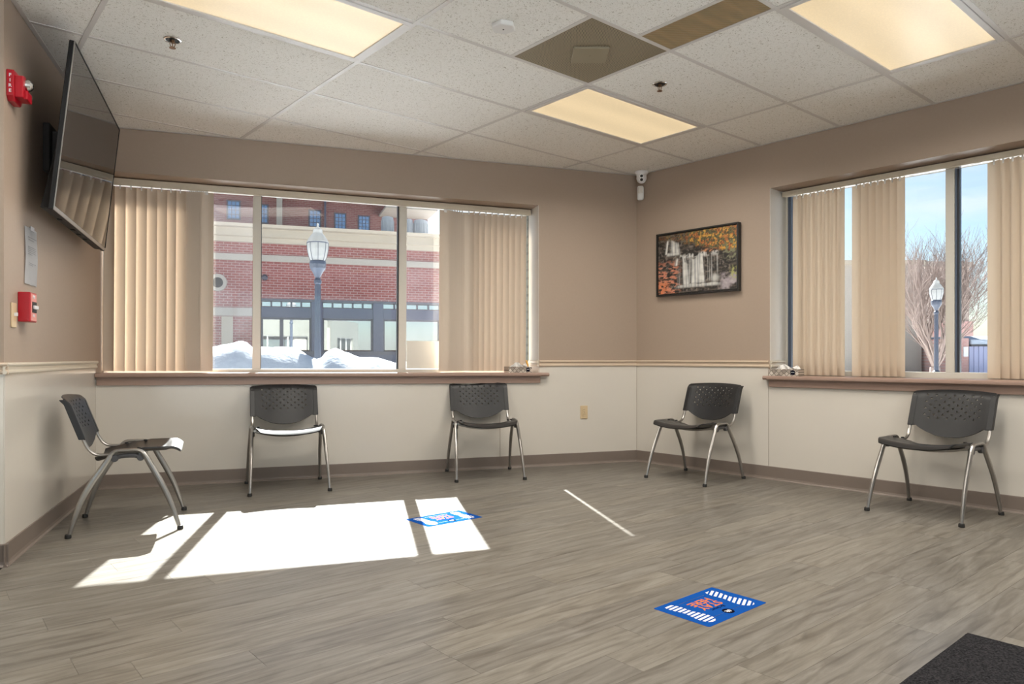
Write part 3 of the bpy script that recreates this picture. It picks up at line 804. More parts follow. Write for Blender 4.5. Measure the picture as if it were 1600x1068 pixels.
# ------------------------------------------------------------------ chairs
def chair_side_y(z): return -.199 - (z - .506) * .36
def make_chair():
    t = empty('stacking_chair')
    def lx(z): return .265 - .020 * max(0, min(1, z / .42))
    fl = [(.262, .012), (.240, .085), (.209, .174), (.176, .250), (.143, .315), (.112, .375), (.094, .409), (.076, .431), (.052, .440), (.012, .441)]
    rl = [(-.258, .012), (-.238, .080), (-.213, .160), (-.183, .230), (-.151, .288), (-.112, .348), (-.080, .400), (-.066, .425), (-.042, .440), (.012, .441)]
    for sx in (-1, 1):
        for P in (fl, rl):
            pts = smooth_path([(sx * lx(z), y, z) for y, z in P], 3); n = len(pts)
            rad = [(.0095 + .0035 * min(1, i / (n * .35)), .0095 + .0065 * math.sin(math.pi * min(1, i / (n * .8)))) for i in range(n)]
            bm = NB(); tube(bm, pts, rad, 12, side=(1, 0, 0)); lo = obj('leg', bm, M['chrome'], t, angle=60)
            y, z = P[0]
            bm = NB(); lathe(bm, [(0, -.0), (.0145, 0), (.016, .004), (.015, .018), (.0125, .021), (0, .021)], 14, Matrix.Translation((sx * lx(0), y + (.004 if y > 0 else -.004), 0))); obj('foot_cap', bm, M['black'], lo)
        bp = smooth_path([(sx * .225, .10, .424), (sx * .225, -.02, .421), (sx * .226, -.10, .419), (sx * .227, -.135, .422), (sx * .228, -.164, .440), (sx * .229, -.184, .470), (sx * .229, -.199, .506), (sx * .229, -.222, .570), (sx * .229, -.250, .650), (sx * .229, -.268, .700)], 3)
        bm = NB(); tube(bm, bp, [(.011, .008)] * len(bp), 10, side=(1, 0, 0)); obj('back_tube', bm, M['chrome'], t, angle=60)
        bm = NB()
        for y in (-.052, .072): lathe(bm, [(0, -.012), (.017, -.012), (.019, -.009), (.019, .009), (.017, .012), (0, .012)], 16, Matrix.Translation((sx * .238, y, .400)), ax='x')
        tube(bm, smooth_path([(sx * .238, -.052, .396), (sx * .238, -.025, .410), (sx * .238, .045, .410), (sx * .238, .072, .396)], 3), [(.009, .012)] * 10, 8, side=(1, 0, 0)); obj('side_bracket', bm, M['bracket'], t)
    for y, zz in ((.070, .426), (-.045, .424)):
        bm = NB(); pts = [(x, y, zz - .040 * (1 - (x / .235) ** 2) - .004) for x in [-.235 + .47 * i / 12 for i in range(13)]]
        tube(bm, pts, .009, 10); obj('cross_bar', bm, M['chrome'], t)
    # seat
    bm = NB(); nx, ny = 22, 26; top = []
    def half(y):
        v = (y + .150) / .415
        return .218 - .018 * max(0, 1 - v * 5) ** 2 - .022 * max(0, (v - .82) / .18) ** 2 + .004 * math.sin(v * 3)
    for j in range(ny + 1):
        y = -.150 + .415 * j / ny; h = half(y); row = []
        for i in range(nx + 1):
            u = i / nx * 2 - 1
            zside = .405 + .045 * min(1, (y + .150) / .24) ** .8 if y < .09 else .450
            z = zside - .030 * (1 - abs(u) ** 2.2) * (1 - .25 * (y > .2))
            z -= .022 * max(0, (y - .215) / .05) ** 2
            z += .006 * max(0, abs(u) - .9) * 8 * .2
            row.append(bm.verts.new((u * h, y, z)))
        top.append(row)
    for j in range(ny):
        for i in range(nx): bm.faces.new((top[j][i], top[j][i + 1], top[j + 1][i + 1], top[j + 1][i]))
    bmesh.ops.recalc_face_normals(bm, faces=bm.faces)
    bmesh.ops.solidify(bm, geom=bm.faces[:], thickness=.009)
    obj('seat', bm, M['seattop'], t, angle=50)
    bm = NB()
    for sx in (-1, 1):
        for y in (-.04, .06): lathe(bm, [(.010, -.004), (.010, .002), (.007, .004), (0, .004)], 10, Matrix.Translation((sx * .200, y, .4465 - (.012 if y < 0 else 0))))
    obj('seat_screw', bm, M['seatpl'], t)
    # backrest, perforated with small triangles
    def inside_out(pt, poly):
        x, y = pt; c = False; n = len(poly)
        for i in range(n):
            a, b = poly[i], poly[(i + 1) % n]
            if (a[1] > y) != (b[1] > y) and x < (b[0] - a[0]) * (y - a[1]) / (b[1] - a[1]) + a[0]: c = not c
        return c
    out = []
    hw = .241
    for i in range(13): x = -hw + .012 + (2 * hw - .024) * i / 12; out.append((x, .722 + .012 * (1 - (x / hw) ** 2)))
    out += [(hw - .003, .716), (hw, .698), (hw, .600), (hw, .505), (.203, .505), (.196, .508)]
    for i in range(1, 14): u = 1 - 2 * i / 14; out.append((u * .196, .508 - .066 * (1 - abs(u) ** 2.2)))
    out += [(-.196, .508), (-.203, .505), (-hw, .505), (-hw, .600), (-hw, .698), (-hw + .003, .716)]
    holes = []
    rows = [(.698 - .0405 * k, [(-3 + i) * .052 for i in range(7)], 0) for k in range(4)] + [(.678 - .0405 * k, [(-2.5 + i) * .052 for i in range(6)], 1) for k in range(4)]
    for z, xs, par in rows:
        for i, x in enumerate(xs):
            a0 = R(90 + (180 if (i + par) % 2 else 0) + (35 if par else 0)); r = .0092
            holes.append([(x + r * math.cos(a0 + 2.0944 * k), z + r * math.sin(a0 + 2.0944 * k)) for k in range(3)])
    V, E2 = [], []
    def loop(P):
        b = len(V); V.extend(Vector(p) for p in P); E2.extend((b + i, b + (i + 1) % len(P)) for i in range(len(P)))
    loop(out)
    for h in holes: loop(h)
    for i in range(23):
        for j in range(14):
            p = (-.231 + .462 * i / 22 + .0031, .447 + .296 * j / 13 + .0017)
            if inside_out(p, out) and not any((p[0] - sum(q[0] for q in h) / 3) ** 2 + (p[1] - sum(q[1] for q in h) / 3) ** 2 < .00014 for h in holes): V.append(Vector(p))
    rv, re, rf, *_ = delaunay_2d_cdt(V, E2, [], 0, 1e-5)
    bm = NB()
    def bend(x, z):
        y = chair_side_y(z) - .034 * (1 - min(1, abs(x) / .215) ** 2) - .022 * max(0, (z - (.722 + .012 * (1 - (x / .241) ** 2) - .030)) / .030) ** 2
        return (x, y + .012, z)
    vv = [bm.verts.new(bend(p.x, p.y)) for p in rv]
    for f in rf:
        c = (sum(rv[i].x for i in f) / len(f), sum(rv[i].y for i in f) / len(f))
        if not inside_out(c, out) or any(inside_out(c, h) for h in holes): continue
        bm.faces.new([vv[i] for i in f])
    for v in [v for v in bm.verts if not v.link_faces]: bm.verts.remove(v)
    bmesh.ops.recalc_face_normals(bm, faces=bm.faces)
    if sum((f.normal.y for f in bm.faces)) < 0: bmesh.ops.reverse_faces(bm, faces=bm.faces[:])
    bmesh.ops.solidify(bm, geom=bm.faces[:], thickness=.007)
    for sx in (-1, 1):      # sleeves round the back tubes
        pts = []
        for k in range(9):
            z = .505 + .211 * k / 8; pts.append((z, chair_side_y(z) - .022 * max(0, (z - .692) / .030) ** 2))
        poly = [(y + .013, z) for z, y in pts] + [(y - .020, z) for z, y in reversed(pts)]
        prism(bm, poly, sx * .209, sx * .243, 'x', bev=.003)
    obj('backrest', bm, M['seatpl'], t, angle=40)
    return t
CH = [((-2.162, 4.045), 22.6, 'black chair seen from the side at the left wall, backrest tinted blue by daylight'),
      ((-1.627, 5.164), -67.5, 'black chair under the left part of the long window, right of the side-on chair'),
      ((-.219, 5.685), -77.0, 'black chair under the right end of the long window, left of the wall outlet'),
      ((1.423, 5.557), -138.4, 'black chair just right of the room corner, below the waterfall picture'),
      ((2.547, 4.314), -144.5, 'black chair at the far right under the right window, largest in view')]
c0 = None
for (p, a, lab) in CH:
    o = c0 = make_chair() if c0 is None else copy_tree(c0)
    o.location = (p[0], p[1], 0); o.rotation_euler = (0, 0, R(a - 90)); tag(o, lab, 'chair', 'black waiting room chairs along the walls')

# ------------------------------------------------------------------ television
W_TV, H_TV = 1.44, .828
sc_ = W_TV / 1.23
tc = Vector((-2.065 * sc_, 3.507 * sc_, HC + (1.894 - HC) * sc_))
Mtv = Matrix.Translation(tc) @ Matrix.Rotation(R(111.2), 4, 'Z') @ Matrix.Rotation(R(6.1), 4, 'X')   # local x along the wall, -y to the room
tv = empty('television', Mtv); tag(tv, 'large flat television tilted down on a wall bracket on the left wall', 'television')
bm = NB(); box(bm, -W_TV / 2, W_TV / 2, .0, .022, -H_TV / 2, H_TV / 2, .003, 1)
prism(bm, [(-W_TV / 2 + .02, -H_TV / 2 + .004), (W_TV / 2 - .02, -H_TV / 2 + .004), (W_TV / 2 - .20, .0), (-W_TV / 2 + .20, .0)], .022, .060, 'y', bev=.006)
obj('casing', bm, M['tvback'], tv)
bm = NB(); box(bm, -W_TV / 2 + .008, W_TV / 2 - .008, -.0015, .002, -H_TV / 2 + .022, H_TV / 2 - .008); obj('screen', bm, M['screen'], tv, smooth=False)
bm = NB(); box(bm, -W_TV / 2, W_TV / 2, -.004, .001, -H_TV / 2, -H_TV / 2 + .020, .001, 1)
box(bm, -W_TV / 2, -W_TV / 2 + .007, -.004, .001, -H_TV / 2 + .020, H_TV / 2, .001, 1); obj('silver_bezel', bm, M['tvedge'], tv)
bm = NB(); box(bm, W_TV / 2 - .007, W_TV / 2, -.004, .001, -H_TV / 2 + .020, H_TV / 2, .001, 1); box(bm, -W_TV / 2 + .007, W_TV / 2 - .007, -.004, .001, H_TV / 2 - .008, H_TV / 2, .001, 1); obj('black_bezel', bm, M['tvback'], tv)
for x in (-.42, -.10, .06, .25):
    bm = NB(); box(bm, x, x + .09, .020, .045, -H_TV / 2 - .003, -H_TV / 2 + .006, .001, 1); obj('port_slot', bm, M['dark'], tv)
# bracket reaching back to the wall
tmi = FC.inverted() @ tc
toTV = Mtv.inverted() @ FC
bm = NB(); box(bm, tmi.x - .27, tmi.x + .27, -.035, -.002, tmi.z - .13, tmi.z + .13, .004, 1, toTV); obj('mount_plate', bm, M['black'], tv)
for dx in (-.2, .2):
    bm = NB(); box(bm, tmi.x + dx - .02, tmi.x + dx + .02, tmi.y + .075, -.03, tmi.z - .16, tmi.z + .10, .003, 1, toTV); obj('mount_arm', bm, M['black'], tv)

# ------------------------------------------------------------------ left wall devices (local x to the right, -y into the room)
t_ = empty('fire_strobe', FC @ Matrix.Translation((-1.905, 0, 2.105))); tag(t_, 'red fire alarm horn with a chrome strobe high on the left wall', 'fire alarm')
bm = NB(); prism(bm, [(-.062, .022), (-.040, 0), (.045, 0), (.062, .018), (.062, .125), (.045, .14), (-.045, .14), (-.062, .138)], -.030, -.0, 'y', bev=.003); obj('back_box', bm, M['red'], t_)
bm = NB(); prism(bm, [(-.050, .020), (.050, .020), (.050, .118), (-.020, .128), (-.050, .118)], -.062, -.028, 'y', bev=.004); obj('horn_body', bm, M['red'], t_)
bm = NB(); prism(bm, [(-.030, .018), (.045, .018), (.045, .060), (-.030, .060)], -.075, -.058, 'y', bev=.004); obj('horn_grille', bm, M['red'], t_)
bm = NB(); lathe(bm, [(0, .026), (.012, .024), (.022, .016), (.027, .004), (.028, -.01)], 20, Matrix.Translation((.004, -.066, .092)), ax='y'); obj('strobe_lens', bm, M['steel'], t_)
for i, ch in enumerate('FIRE'):
    bm = text_bm(ch, .020, .0005, bold=.0006)
    bmesh.ops.transform(bm, matrix=Matrix.Translation((-.0622, -.0155, .112 - i * .0235)) @ Matrix.Rotation(R(-90), 4, 'Z') @ Matrix.Rotation(R(90), 4, 'X'), verts=bm.verts)
    obj('letter', bm, M['paper'], t_, smooth=False)
t_ = empty('fire_pull_station', FC @ Matrix.Translation((-1.742, 0, 1.108))); tag(t_, 'red fire alarm pull box on the left wall beside the light switch', 'fire alarm')
bm = NB(); box(bm, -.055, .055, -.052, 0, 0, .142, .004, 2); obj('housing', bm, M['red'], t_)
bm = NB(); box(bm, -.045, .045, -.0535, -.051, .006, .136, .001, 1); obj('front_plate', bm, M['redlite'], t_)
bm = NB(); box(bm, -.030, .040, -.056, -.052, .045, .098, .002, 1); obj('handle_recess', bm, M['dark'], t_)
bm = NB(); box(bm, -.022, .034, -.066, -.054, .062, .080, .003, 2); obj('pull_handle', bm, M['paper'], t_)
for s_, z_, sz in (('FIRE', .120, .022), ('PULL', .030, .018)):
    bm = text_bm(s_, sz, .0003, bold=.0003)
    bmesh.ops.transform(bm, matrix=Matrix.Translation((0, -.0540, z_)) @ Matrix.Rotation(R(90), 4, 'X'), verts=bm.verts); obj('lettering', bm, M['paper'], t_, smooth=False)
def plate(name, F, s, z, label, cat, kind):
    t = empty(name, F @ Matrix.Translation((s, 0, z))); tag(t, label, cat)
    bm = NB(); box(bm, -.035, .035, -.0065, 0, -.0575, .0575, .0025, 2); obj('cover_plate', bm, M['beige'], t)
    if kind == 'switch':
        bm = NB(); box(bm, -.005, .005, -.020, -.005, -.004, .012, .001, 1); obj('toggle', bm, M['paper'], t)
    else:
        for dz in (-.020, .020):
            bm = NB(); lathe(bm, [(0, .0085), (.0155, .0085), (.0165, .006)], 20, Matrix.Translation((0, 0, dz)), ax='y'); so = obj('socket', bm, M['beige'], t)
            for dx in (-.006, .006):
                bm = NB(); box(bm, dx - .001, dx + .001, -.0092, -.0084, dz - .001, dz + .007); obj('slot', bm, M['dark'], so)
        bm = NB(); lathe(bm, [(0, .008), (.003, .0075), (.0035, .006)], 10, ax='y'); obj('screw', bm, M['steel'], t)
    return t
plate('light_switch', FC, -1.868, 1.134, 'beige light switch on the left wall left of the red pull box', 'light switch', 'switch')
plate('wall_outlet', FA @ Matrix.Translation((0, -.004, 0)), 3.800, .457, 'beige power outlet low on the cream wall near the corner', 'outlet', 'outlet')
t_ = empty('paper_notice', FC @ Matrix.Translation((-1.590, 0, 1.300))); tag(t_, 'white printed notice taped to the left wall under the television', 'notice')
bm = NB(); g = []
for i in range(9):
    g.append([bm.verts.new((-.104 + .208 * i / 8, -.0025 - .005 * math.sin(i * .8 + j * .5) ** 2, .282 * j / 6)) for j in range(7)])
for i in range(8):
    for j in range(6): bm.faces.new((g[i][j], g[i + 1][j], g[i + 1][j + 1], g[i][j + 1]))
bmesh.ops.solidify(bm, geom=bm.faces[:], thickness=.0004)
obj('sheet', bm, M['paper'], t_)
bm = NB()
for (z, a, b) in ((.232, -.07, .07), (.220, -.06, .03), (.185, -.07, .06), (.176, -.07, .065), (.167, -.07, .055), (.158, -.07, .065), (.149, -.07, .0), (.105, -.06, .06), (.096, -.06, .01)):
    box(bm, a, b, -.0098, -.0090, z, z + .0022)
o = obj('printed_lines', bm, M['ink'], t_, smooth=False); o['kind'] = 'stuff'
bm = NB(); box(bm, -.03, .03, -.0105, -.0085, .270, .292); obj('tape', bm, M['stickwhite'], t_, smooth=False)

# ------------------------------------------------------------------ waterfall picture
PW_, PH_ = .80, .545
pic = empty('framed_picture', FB @ Matrix.Translation((.648, 0, 1.742))); tag(pic, 'waterfall picture with autumn leaves in a black frame on the right wall', 'picture')
bm = NB()
for (a, b, c, d) in ((-PW_ / 2, PW_ / 2, -PH_ / 2, -PH_ / 2 + .014), (-PW_ / 2, PW_ / 2, PH_ / 2 - .014, PH_ / 2), (-PW_ / 2, -PW_ / 2 + .014, -PH_ / 2 + .014, PH_ / 2 - .014), (PW_ / 2 - .014, PW_ / 2, -PH_ / 2 + .014, PH_ / 2 - .014)):
    box(bm, a, b, -.045, -.001, c, d, .001, 1)
box(bm, -PW_ / 2 + .012, PW_ / 2 - .012, -.012, -.002, -PH_ / 2 + .012, PH_ / 2 - .012)
obj('frame', bm, M['frame'], pic)
def sm(a, b, x):
    t = max(0.0, min(1.0, (x - a) / (b - a))); return t * t * (3 - 2 * t)
def mixc(a, b, f): return tuple(a[i] * (1 - f) + b[i] * f for i in range(3))
def fn(u, v, s, o=3, seed=0.0): return mnoise.fractal(Vector((u * s + seed, v * s * .68 + seed, seed)), 1.0, 2.0, o) * .5 + .5
def art(u, v):
    """u to the right, v up, both 0..1"""
    n1 = fn(u, v, 9, 5, 1.3); n2 = fn(u, v, 30, 4, 7.1); n3 = fn(u, v * 3.2, 14, 4, 4.2); n4 = fn(u, v, 55, 2, 9.9)
    c = mixc((.016, .014, .013), (.085, .070, .056), sm(.42, .75, n3))                      # layered dark rock
    c = mixc(c, (.30, .25, .22), sm(.60, .72, n2) * .45)
    lay = sm(.62, .42, v) * sm(.34, .22, u)                                                 # red leaves on the left ledges
    c = mixc(c, mixc((.42, .11, .05), (.62, .30, .20), n4), lay * sm(.50, .60, fn(u, v * 2.6, 17, 4, 2.2)))
    c = mixc(c, mixc((.60, .15, .04), (.72, .28, .14), n4), sm(.30, .12, v) * sm(.20, .05, u) * sm(.42, .55, n2))
    top = v - (.70 + .20 * (u < .5) * (1 - u * 1.6) - .12 * sm(.6, .85, u) + .10 * (n1 - .5))
    fol = mixc(mixc((.42, .14, .04), (.60, .33, .06), sm(.42, .60, fn(u, v, 20, 4, 3.3))), (.12, .11, .045), sm(.48, .56, n2))
    fol = mixc(fol, (.04, .035, .025), sm(.50, .58, n4) * .8)
    c = mixc(c, fol, sm(0, .06, top + .05 * (n2 - .5)) * (.25 + .75 * sm(.25, .55, u + .25 * (n1 - .5))))
    c = mixc(c, mixc((.14, .17, .08), (.28, .28, .18), n4), sm(.5, .6, n2) * sm(.80, .92, u) * sm(.42, .55, v) * sm(.82, .7, v) * .8)
    c = mixc(c, (.60, .24, .10), sm(.45, .6, n2) * sm(.60, .66, v + .1 * (u - .7)) * sm(.70, .64, v + .1 * (u - .7)) * sm(.55, .62, u) * sm(.80, .74, u))
    c = mixc(c, mixc((.26, .22, .24), (.45, .40, .42), n2), sm(.78, .86, u) * sm(.30, .22, v) * sm(.35, .6, n1))
    c = mixc(c, (.35, .36, .12), sm(.90, .97, u) * sm(.12, .2, v) * sm(.40, .3, v) * sm(.45, .55, n2))
    white = mixc((.66, .65, .61), (.30, .31, .32), sm(.35, .75, mnoise.noise(Vector((u * 70, v * 2.0, 3.3))) * .5 + .5) * .8)
    def fall(u0, u1, v0, v1, dens, seed, spread=.0):
        w = sm(v0, v0 + .02, v) * sm(v1 + .03, v1 - .01, v + .03 * math.sin(u * 30))
        k = (v1 - v) / (v1 - v0); uu = (u - (u0 + u1) / 2) / (1 + spread * max(0, k)) + (u0 + u1) / 2
        s = mnoise.noise(Vector((uu * 55 + seed, v * .9, seed))) * .5 + .5; s2 = mnoise.noise(Vector((uu * 22 + seed, v * .5, seed * 2))) * .5 + .5
        return w * sm(u0 - .012, u0 + .012, uu) * sm(u1 + .012, u1 - .012, uu) * sm(dens + .02, dens + .24, s * .55 + s2 * .45) * (.78 + .22 * sm(.3, .6, mnoise.noise(Vector((u * 12, v * 16, 5))) * .5 + .5))
    f = max(fall(.115, .27, .66, .87, .30, 1.7, .3), fall(.40, .60, .13, .61 - .05 * abs(math.sin(u * 23)), .26, 3.1, .22), fall(.64, .79, .15, .65 - .10 * abs(math.sin(u * 31)), .42, 5.7, .10), fall(.27, .40, .12, .47 - 9 * (u - .34) ** 2, .38, 8.3, .25), fall(.24, .37, .45, .60, .42, 2.3, .4))
    f = max(f, .9 * sm(.62, .66, v) * sm(.705, .67, v) * sm(.10, .14, u) * sm(.32, .26, u))
    f = max(f, .85 * sm(.55, .59, v) * sm(.645, .61, v + .02 * math.sin(u * 40)) * sm(.28, .31, u) * sm(.80, .76, u) * sm(.35, .5, n2))
    f = max(f, .8 * sm(.06, .10, v) * sm(.135, .115, v + .05 * (n1 - .5)) * sm(.20, .30, u) * sm(.84, .76, u))
    f = max(f, .8 * sm(.10, .02, math.hypot((u - .74) * 1.3, v - .20)) )
    c = mixc(c, white, min(1, f))
    return c
bm = NB(); NX, NZ = 168, 112; cl = bm.loops.layers.float_color.new('art'); g = []
pw, ph = PW_ - .040, PH_ - .040
for i in range(NX + 1): g.append([bm.verts.new((-pw / 2 + pw * i / NX, -.036, -ph / 2 + ph * j / NZ)) for j in range(NZ + 1)])
cols = [[art(i / NX, j / NZ) for j in range(NZ + 1)] for i in range(NX + 1)]
for i in range(NX):
    for j in range(NZ):
        f = bm.faces.new((g[i][j], g[i + 1][j], g[i + 1][j + 1], g[i][j + 1]))
        for lp, (a, b) in zip(f.loops, ((i, j), (i + 1, j), (i + 1, j + 1), (i, j + 1))): lp[cl] = (*cols[a][b], 1)
box(bm, -pw / 2, pw / 2, -.0358, -.012, -ph / 2, ph / 2)
m = mat('waterfall print', (.1, .1, .1), .5); t = NT(m); at = t.n('ShaderNodeAttribute', attribute_name='art'); t.l(at.outputs['Color'], t.b.inputs['Base Color'])
obj('canvas_print', bm, m, pic, smooth=False)

# ------------------------------------------------------------------ floor stickers
def sticker(T, Lp, Rp, label):
    T, Lp, Rp = Vector(T), Vector(Lp), Vector(Rp)
    xa = (Lp - T).normalized(); ang = math.atan2(xa.y, xa.x)
    t = empty('floor_sticker', loc=(T.x, T.y, 0), rz=ang); tag(t, label, 'sticker', 'blue social distancing floor stickers')
    W, H = .381, .243
    def rr(w0, w1, h0, h1, r, n=4):
        P = []
        for cx, cy, a in ((w1 - r, h1 - r, 0), (w0 + r, h1 - r, 90), (w0 + r, h0 + r, 180), (w1 - r, h0 + r, 270)):
            for k in range(n + 1): P.append((cx + r * math.cos(R(a + 90 * k / n)), cy + r * math.sin(R(a + 90 * k / n))))
        return P
    bm = NB(); prism(bm, rr(0, W, 0, H, .008), .0002, .0008, 'z'); obj('backing', bm, M['blue'], t, smooth=False)
    def foot(cx, a_str, flip):
        # shoe-sole outline, stripes clipped to it
        prof = [(0, .020), (.06, .026), (.18, .029), (.32, .024), (.45, .021), (.60, .029), (.75, .036), (.88, .033), (.96, .022), (1, .008)]
        y0, y1 = .022, .222
        outl = [(cx + w * .95 + flip * .006 * math.sin(q * 3), y0 + (y1 - y0) * q) for q, w in prof] + [(cx - w * .95 + flip * .006 * math.sin(q * 3), y0 + (y1 - y0) * q) for q, w in reversed(prof)]
        fo = empty('footprint'); fo.parent = t
        d = Vector((math.cos(R(a_str)), math.sin(R(a_str)))); n = Vector((-d.y, d.x))
        c = Vector((cx, .122)); k = -8
        while k <= 8:
            # sole is nearly convex: cut strip in slices along its length, then keep polygon
            lo, hi = k * .0188 - .0055, k * .0188 + .0055
            strip = clip(clip(outl, n.x, n.y, n.dot(c) + lo), -n.x, -n.y, -(n.dot(c) + hi))
            if len(strip) >= 3 and area(strip) > 1e-5:
                bm = NB(); prism(bm, strip, .0008, .0011, 'z'); obj('stripe', bm, M['stickwhite'], fo, smooth=False)
            k += 1
        fo.name = 'footprint'
    foot(.060, 24, 1); foot(W - .060, 3, -1)
    def word(s, size, x, y, m, bold=0.0, rot=0, name='lettering', dz=.0010):
        bm = text_bm(s, size, .0001, bold=bold)
        bmesh.ops.transform(bm, matrix=Matrix.Translation((x, y, dz)) @ Matrix.Rotation(R(rot), 4, 'Z'), verts=bm.verts); obj(name, bm, m, t, smooth=False)
    word('STAY', .054, W / 2, .117, M['orange'], .0008); word('HERE', .054, W / 2, .073, M['orange'], .0008)
    word('Be Smart', .022, W / 2, .153, M['stickblack'], .0004)
    bm = NB(); lathe(bm, [(0, .0011), (.023, .0011), (.023, .0008)], 28, Matrix.Translation((W / 2, .197, 0))); obj('badge', bm, M['stickblack'], t, smooth=False)
    word('6ft', .026, W / 2, .197, M['stickwhite'], .0006, dz=.0013)
    bm = NB(); box(bm, .10, W / 2 - .028, .196, .198, .0008, .001); box(bm, W / 2 + .028, W - .10, .196, .198, .0008, .001); box(bm, .11, W - .11, .035, .038, .0008, .001); obj('thin_line', bm, M['navy'], t, smooth=False)
sticker((.815, 2.911), (.531, 2.666), (.979, 2.736), 'blue STAY HERE floor sticker with striped footprints, nearer one on the open floor')
sticker((-.326, 4.379), (-.619, 4.135), (-.165, 4.185), 'blue floor sticker with striped footprints, farther one half in the sunlight')

# entrance mat
me1 = Vector((-.756, -.655)); me2 = Vector((.650, -.760)); c_ = Vector((1.544, 2.418))
bm = NB(); nn = 60
def fz(a, b): return .010 + .0025 * mnoise.noise(Vector((a * 90, b * 90, 0)))
g = [[bm.verts.new((*(c_ + me1 * 1.1 * i / nn + me2 * 1.2 * j / nn + Vector((random.uniform(-.0015, .0015), random.uniform(-.0015, .0015)))), fz(i / nn, j / nn) if 0 < i < nn and 0 < j < nn else .004)) for j in range(nn + 1)] for i in range(nn + 1)]
for i in range(nn):
    for j in range(nn): bm.faces.new((g[i][j], g[i + 1][j], g[i + 1][j + 1], g[i][j + 1]))
bd = [tuple(c_), tuple(c_ + me1 * 1.1), tuple(c_ + me1 * 1.1 + me2 * 1.2), tuple(c_ + me2 * 1.2)]
prism(bm, bd, .0005, .0045, 'z'); fin(bm)
o = obj('door_mat', bm, M['carpet']); tag(o, 'charcoal carpet mat lying on the floor at the lower right corner', 'mat')

# ================================================================== outdoors
GZ = -.35
nA = FA.to_3x3() @ Vector((0, 1, 0))
def ray_on(F, off, x, y):
    """where the sight line through a pixel meets the plane y=off of a frame: (local x, z)"""
    r = Vector(((x - 800) / FPX, 1, (HOR - y) / FPX)); inv = F.inverted(); o = inv @ Vector((0, 0, HC)); d = inv.to_3x3() @ r
    k = (off - o.y) / d.y; p = o + d * k; return p.x, p.z
bm = NB()
box(bm, -90, 90, -60, 90, GZ - .3, GZ)
o = obj('ground', bm, M['asphalt'], smooth=False); tag(o, kind='structure')

# facade across the street: plane DF metres beyond wall_back's plane
DF = 19.5
FE = FA @ Matrix.Translation((0, DF, 0))
def fx(x, y=500): return ray_on(FE, 0, x, y)[0]
def fz_(x, y): return ray_on(FE, 0, x, y)[1]
zc_top = fz_(500, 358.5); zc_mid = fz_(500, 364); zc_low = fz_(500, 384); zb1 = fz_(500, 402); zb0 = fz_(500, 411.5)
zs_top = fz_(500, 468); zt0 = fz_(560, 472.5); zt1 = fz_(560, 482); zl0 = fz_(560, 498); zw0 = fz_(560, 548.5)
bl = empty('brick_building', FE); tag(bl, 'low red brick shop building with cream cornice across the street', 'building')
sL, sR = fx(150), fx(716)          # left and right ends
sS = fx(394)                       # where the shop front starts
bm = NB()
box(bm, sL, sR, .0, 6, zs_top, zc_low)
box(bm, sL, sS, .0, 6, GZ, zs_top)
box(bm, sS, sR, .35, 6, GZ, zs_top)
obj('wall', bm, M['redbrick'], bl, smooth=False)
bm = NB(); prism(bm, [(.0, zc_low), (-.10, zc_low), (-.12, zc_low + (zc_mid - zc_low) * .35), (-.22, zc_low + (zc_mid - zc_low) * .42), (-.22, zc_mid), (-.42, zc_mid + .02), (-.45, zc_top), (6, zc_top), (6, zc_low)], sL, sR + .4, 'x'); obj('cornice', bm, M['stone2'], bl, smooth=False)
bm = NB(); box(bm, sL, sR + .02, -.05, .0, zb0, zb1); obj('stone_band', bm, M['stone'], bl, smooth=False)
zq1, zq0 = fz_(350, 480), fz_(350, 493)
bm = NB(); box(bm, sL, sS, -.05, .0, zq0, zq1); obj('stone_band', bm, M['stone'], bl, smooth=False)
x_, z_ = ray_on(FE, 0, 340, 441)
bm = NB(); lathe(bm, [(.17, -.02), (.17, .04), (.28, .05), (.30, -.02)], 24, Matrix.Translation((x_, 0, z_)), ax='y'); vo_ = obj('round_vent', bm, M['stone'], bl)
bm = NB(); lathe(bm, [(0, .01), (.18, .01), (.18, -.02)], 20, Matrix.Translation((x_, 0, z_)), ax='y'); obj('vent_opening', bm, M['dark'], vo_)
x_, z_ = ray_on(FE, 0, 413.5, 433.5)
bm = NB(); lathe(bm, [(0, .10), (.05, .10), (.10, .06), (.10, -.02)], 20, Matrix.Translation((x_, 0, z_)), ax='y'); obj('wall_lamp', bm, M['shopdark'], bl)
x_, z_ = ray_on(FE, 0, 354, 494)
bm = NB(); box(bm, fx(346), fx(364), -.03, 0, zq0 - .95, zq0 - .02); obj('pale_panel', bm, M['stone2'], bl, smooth=False)
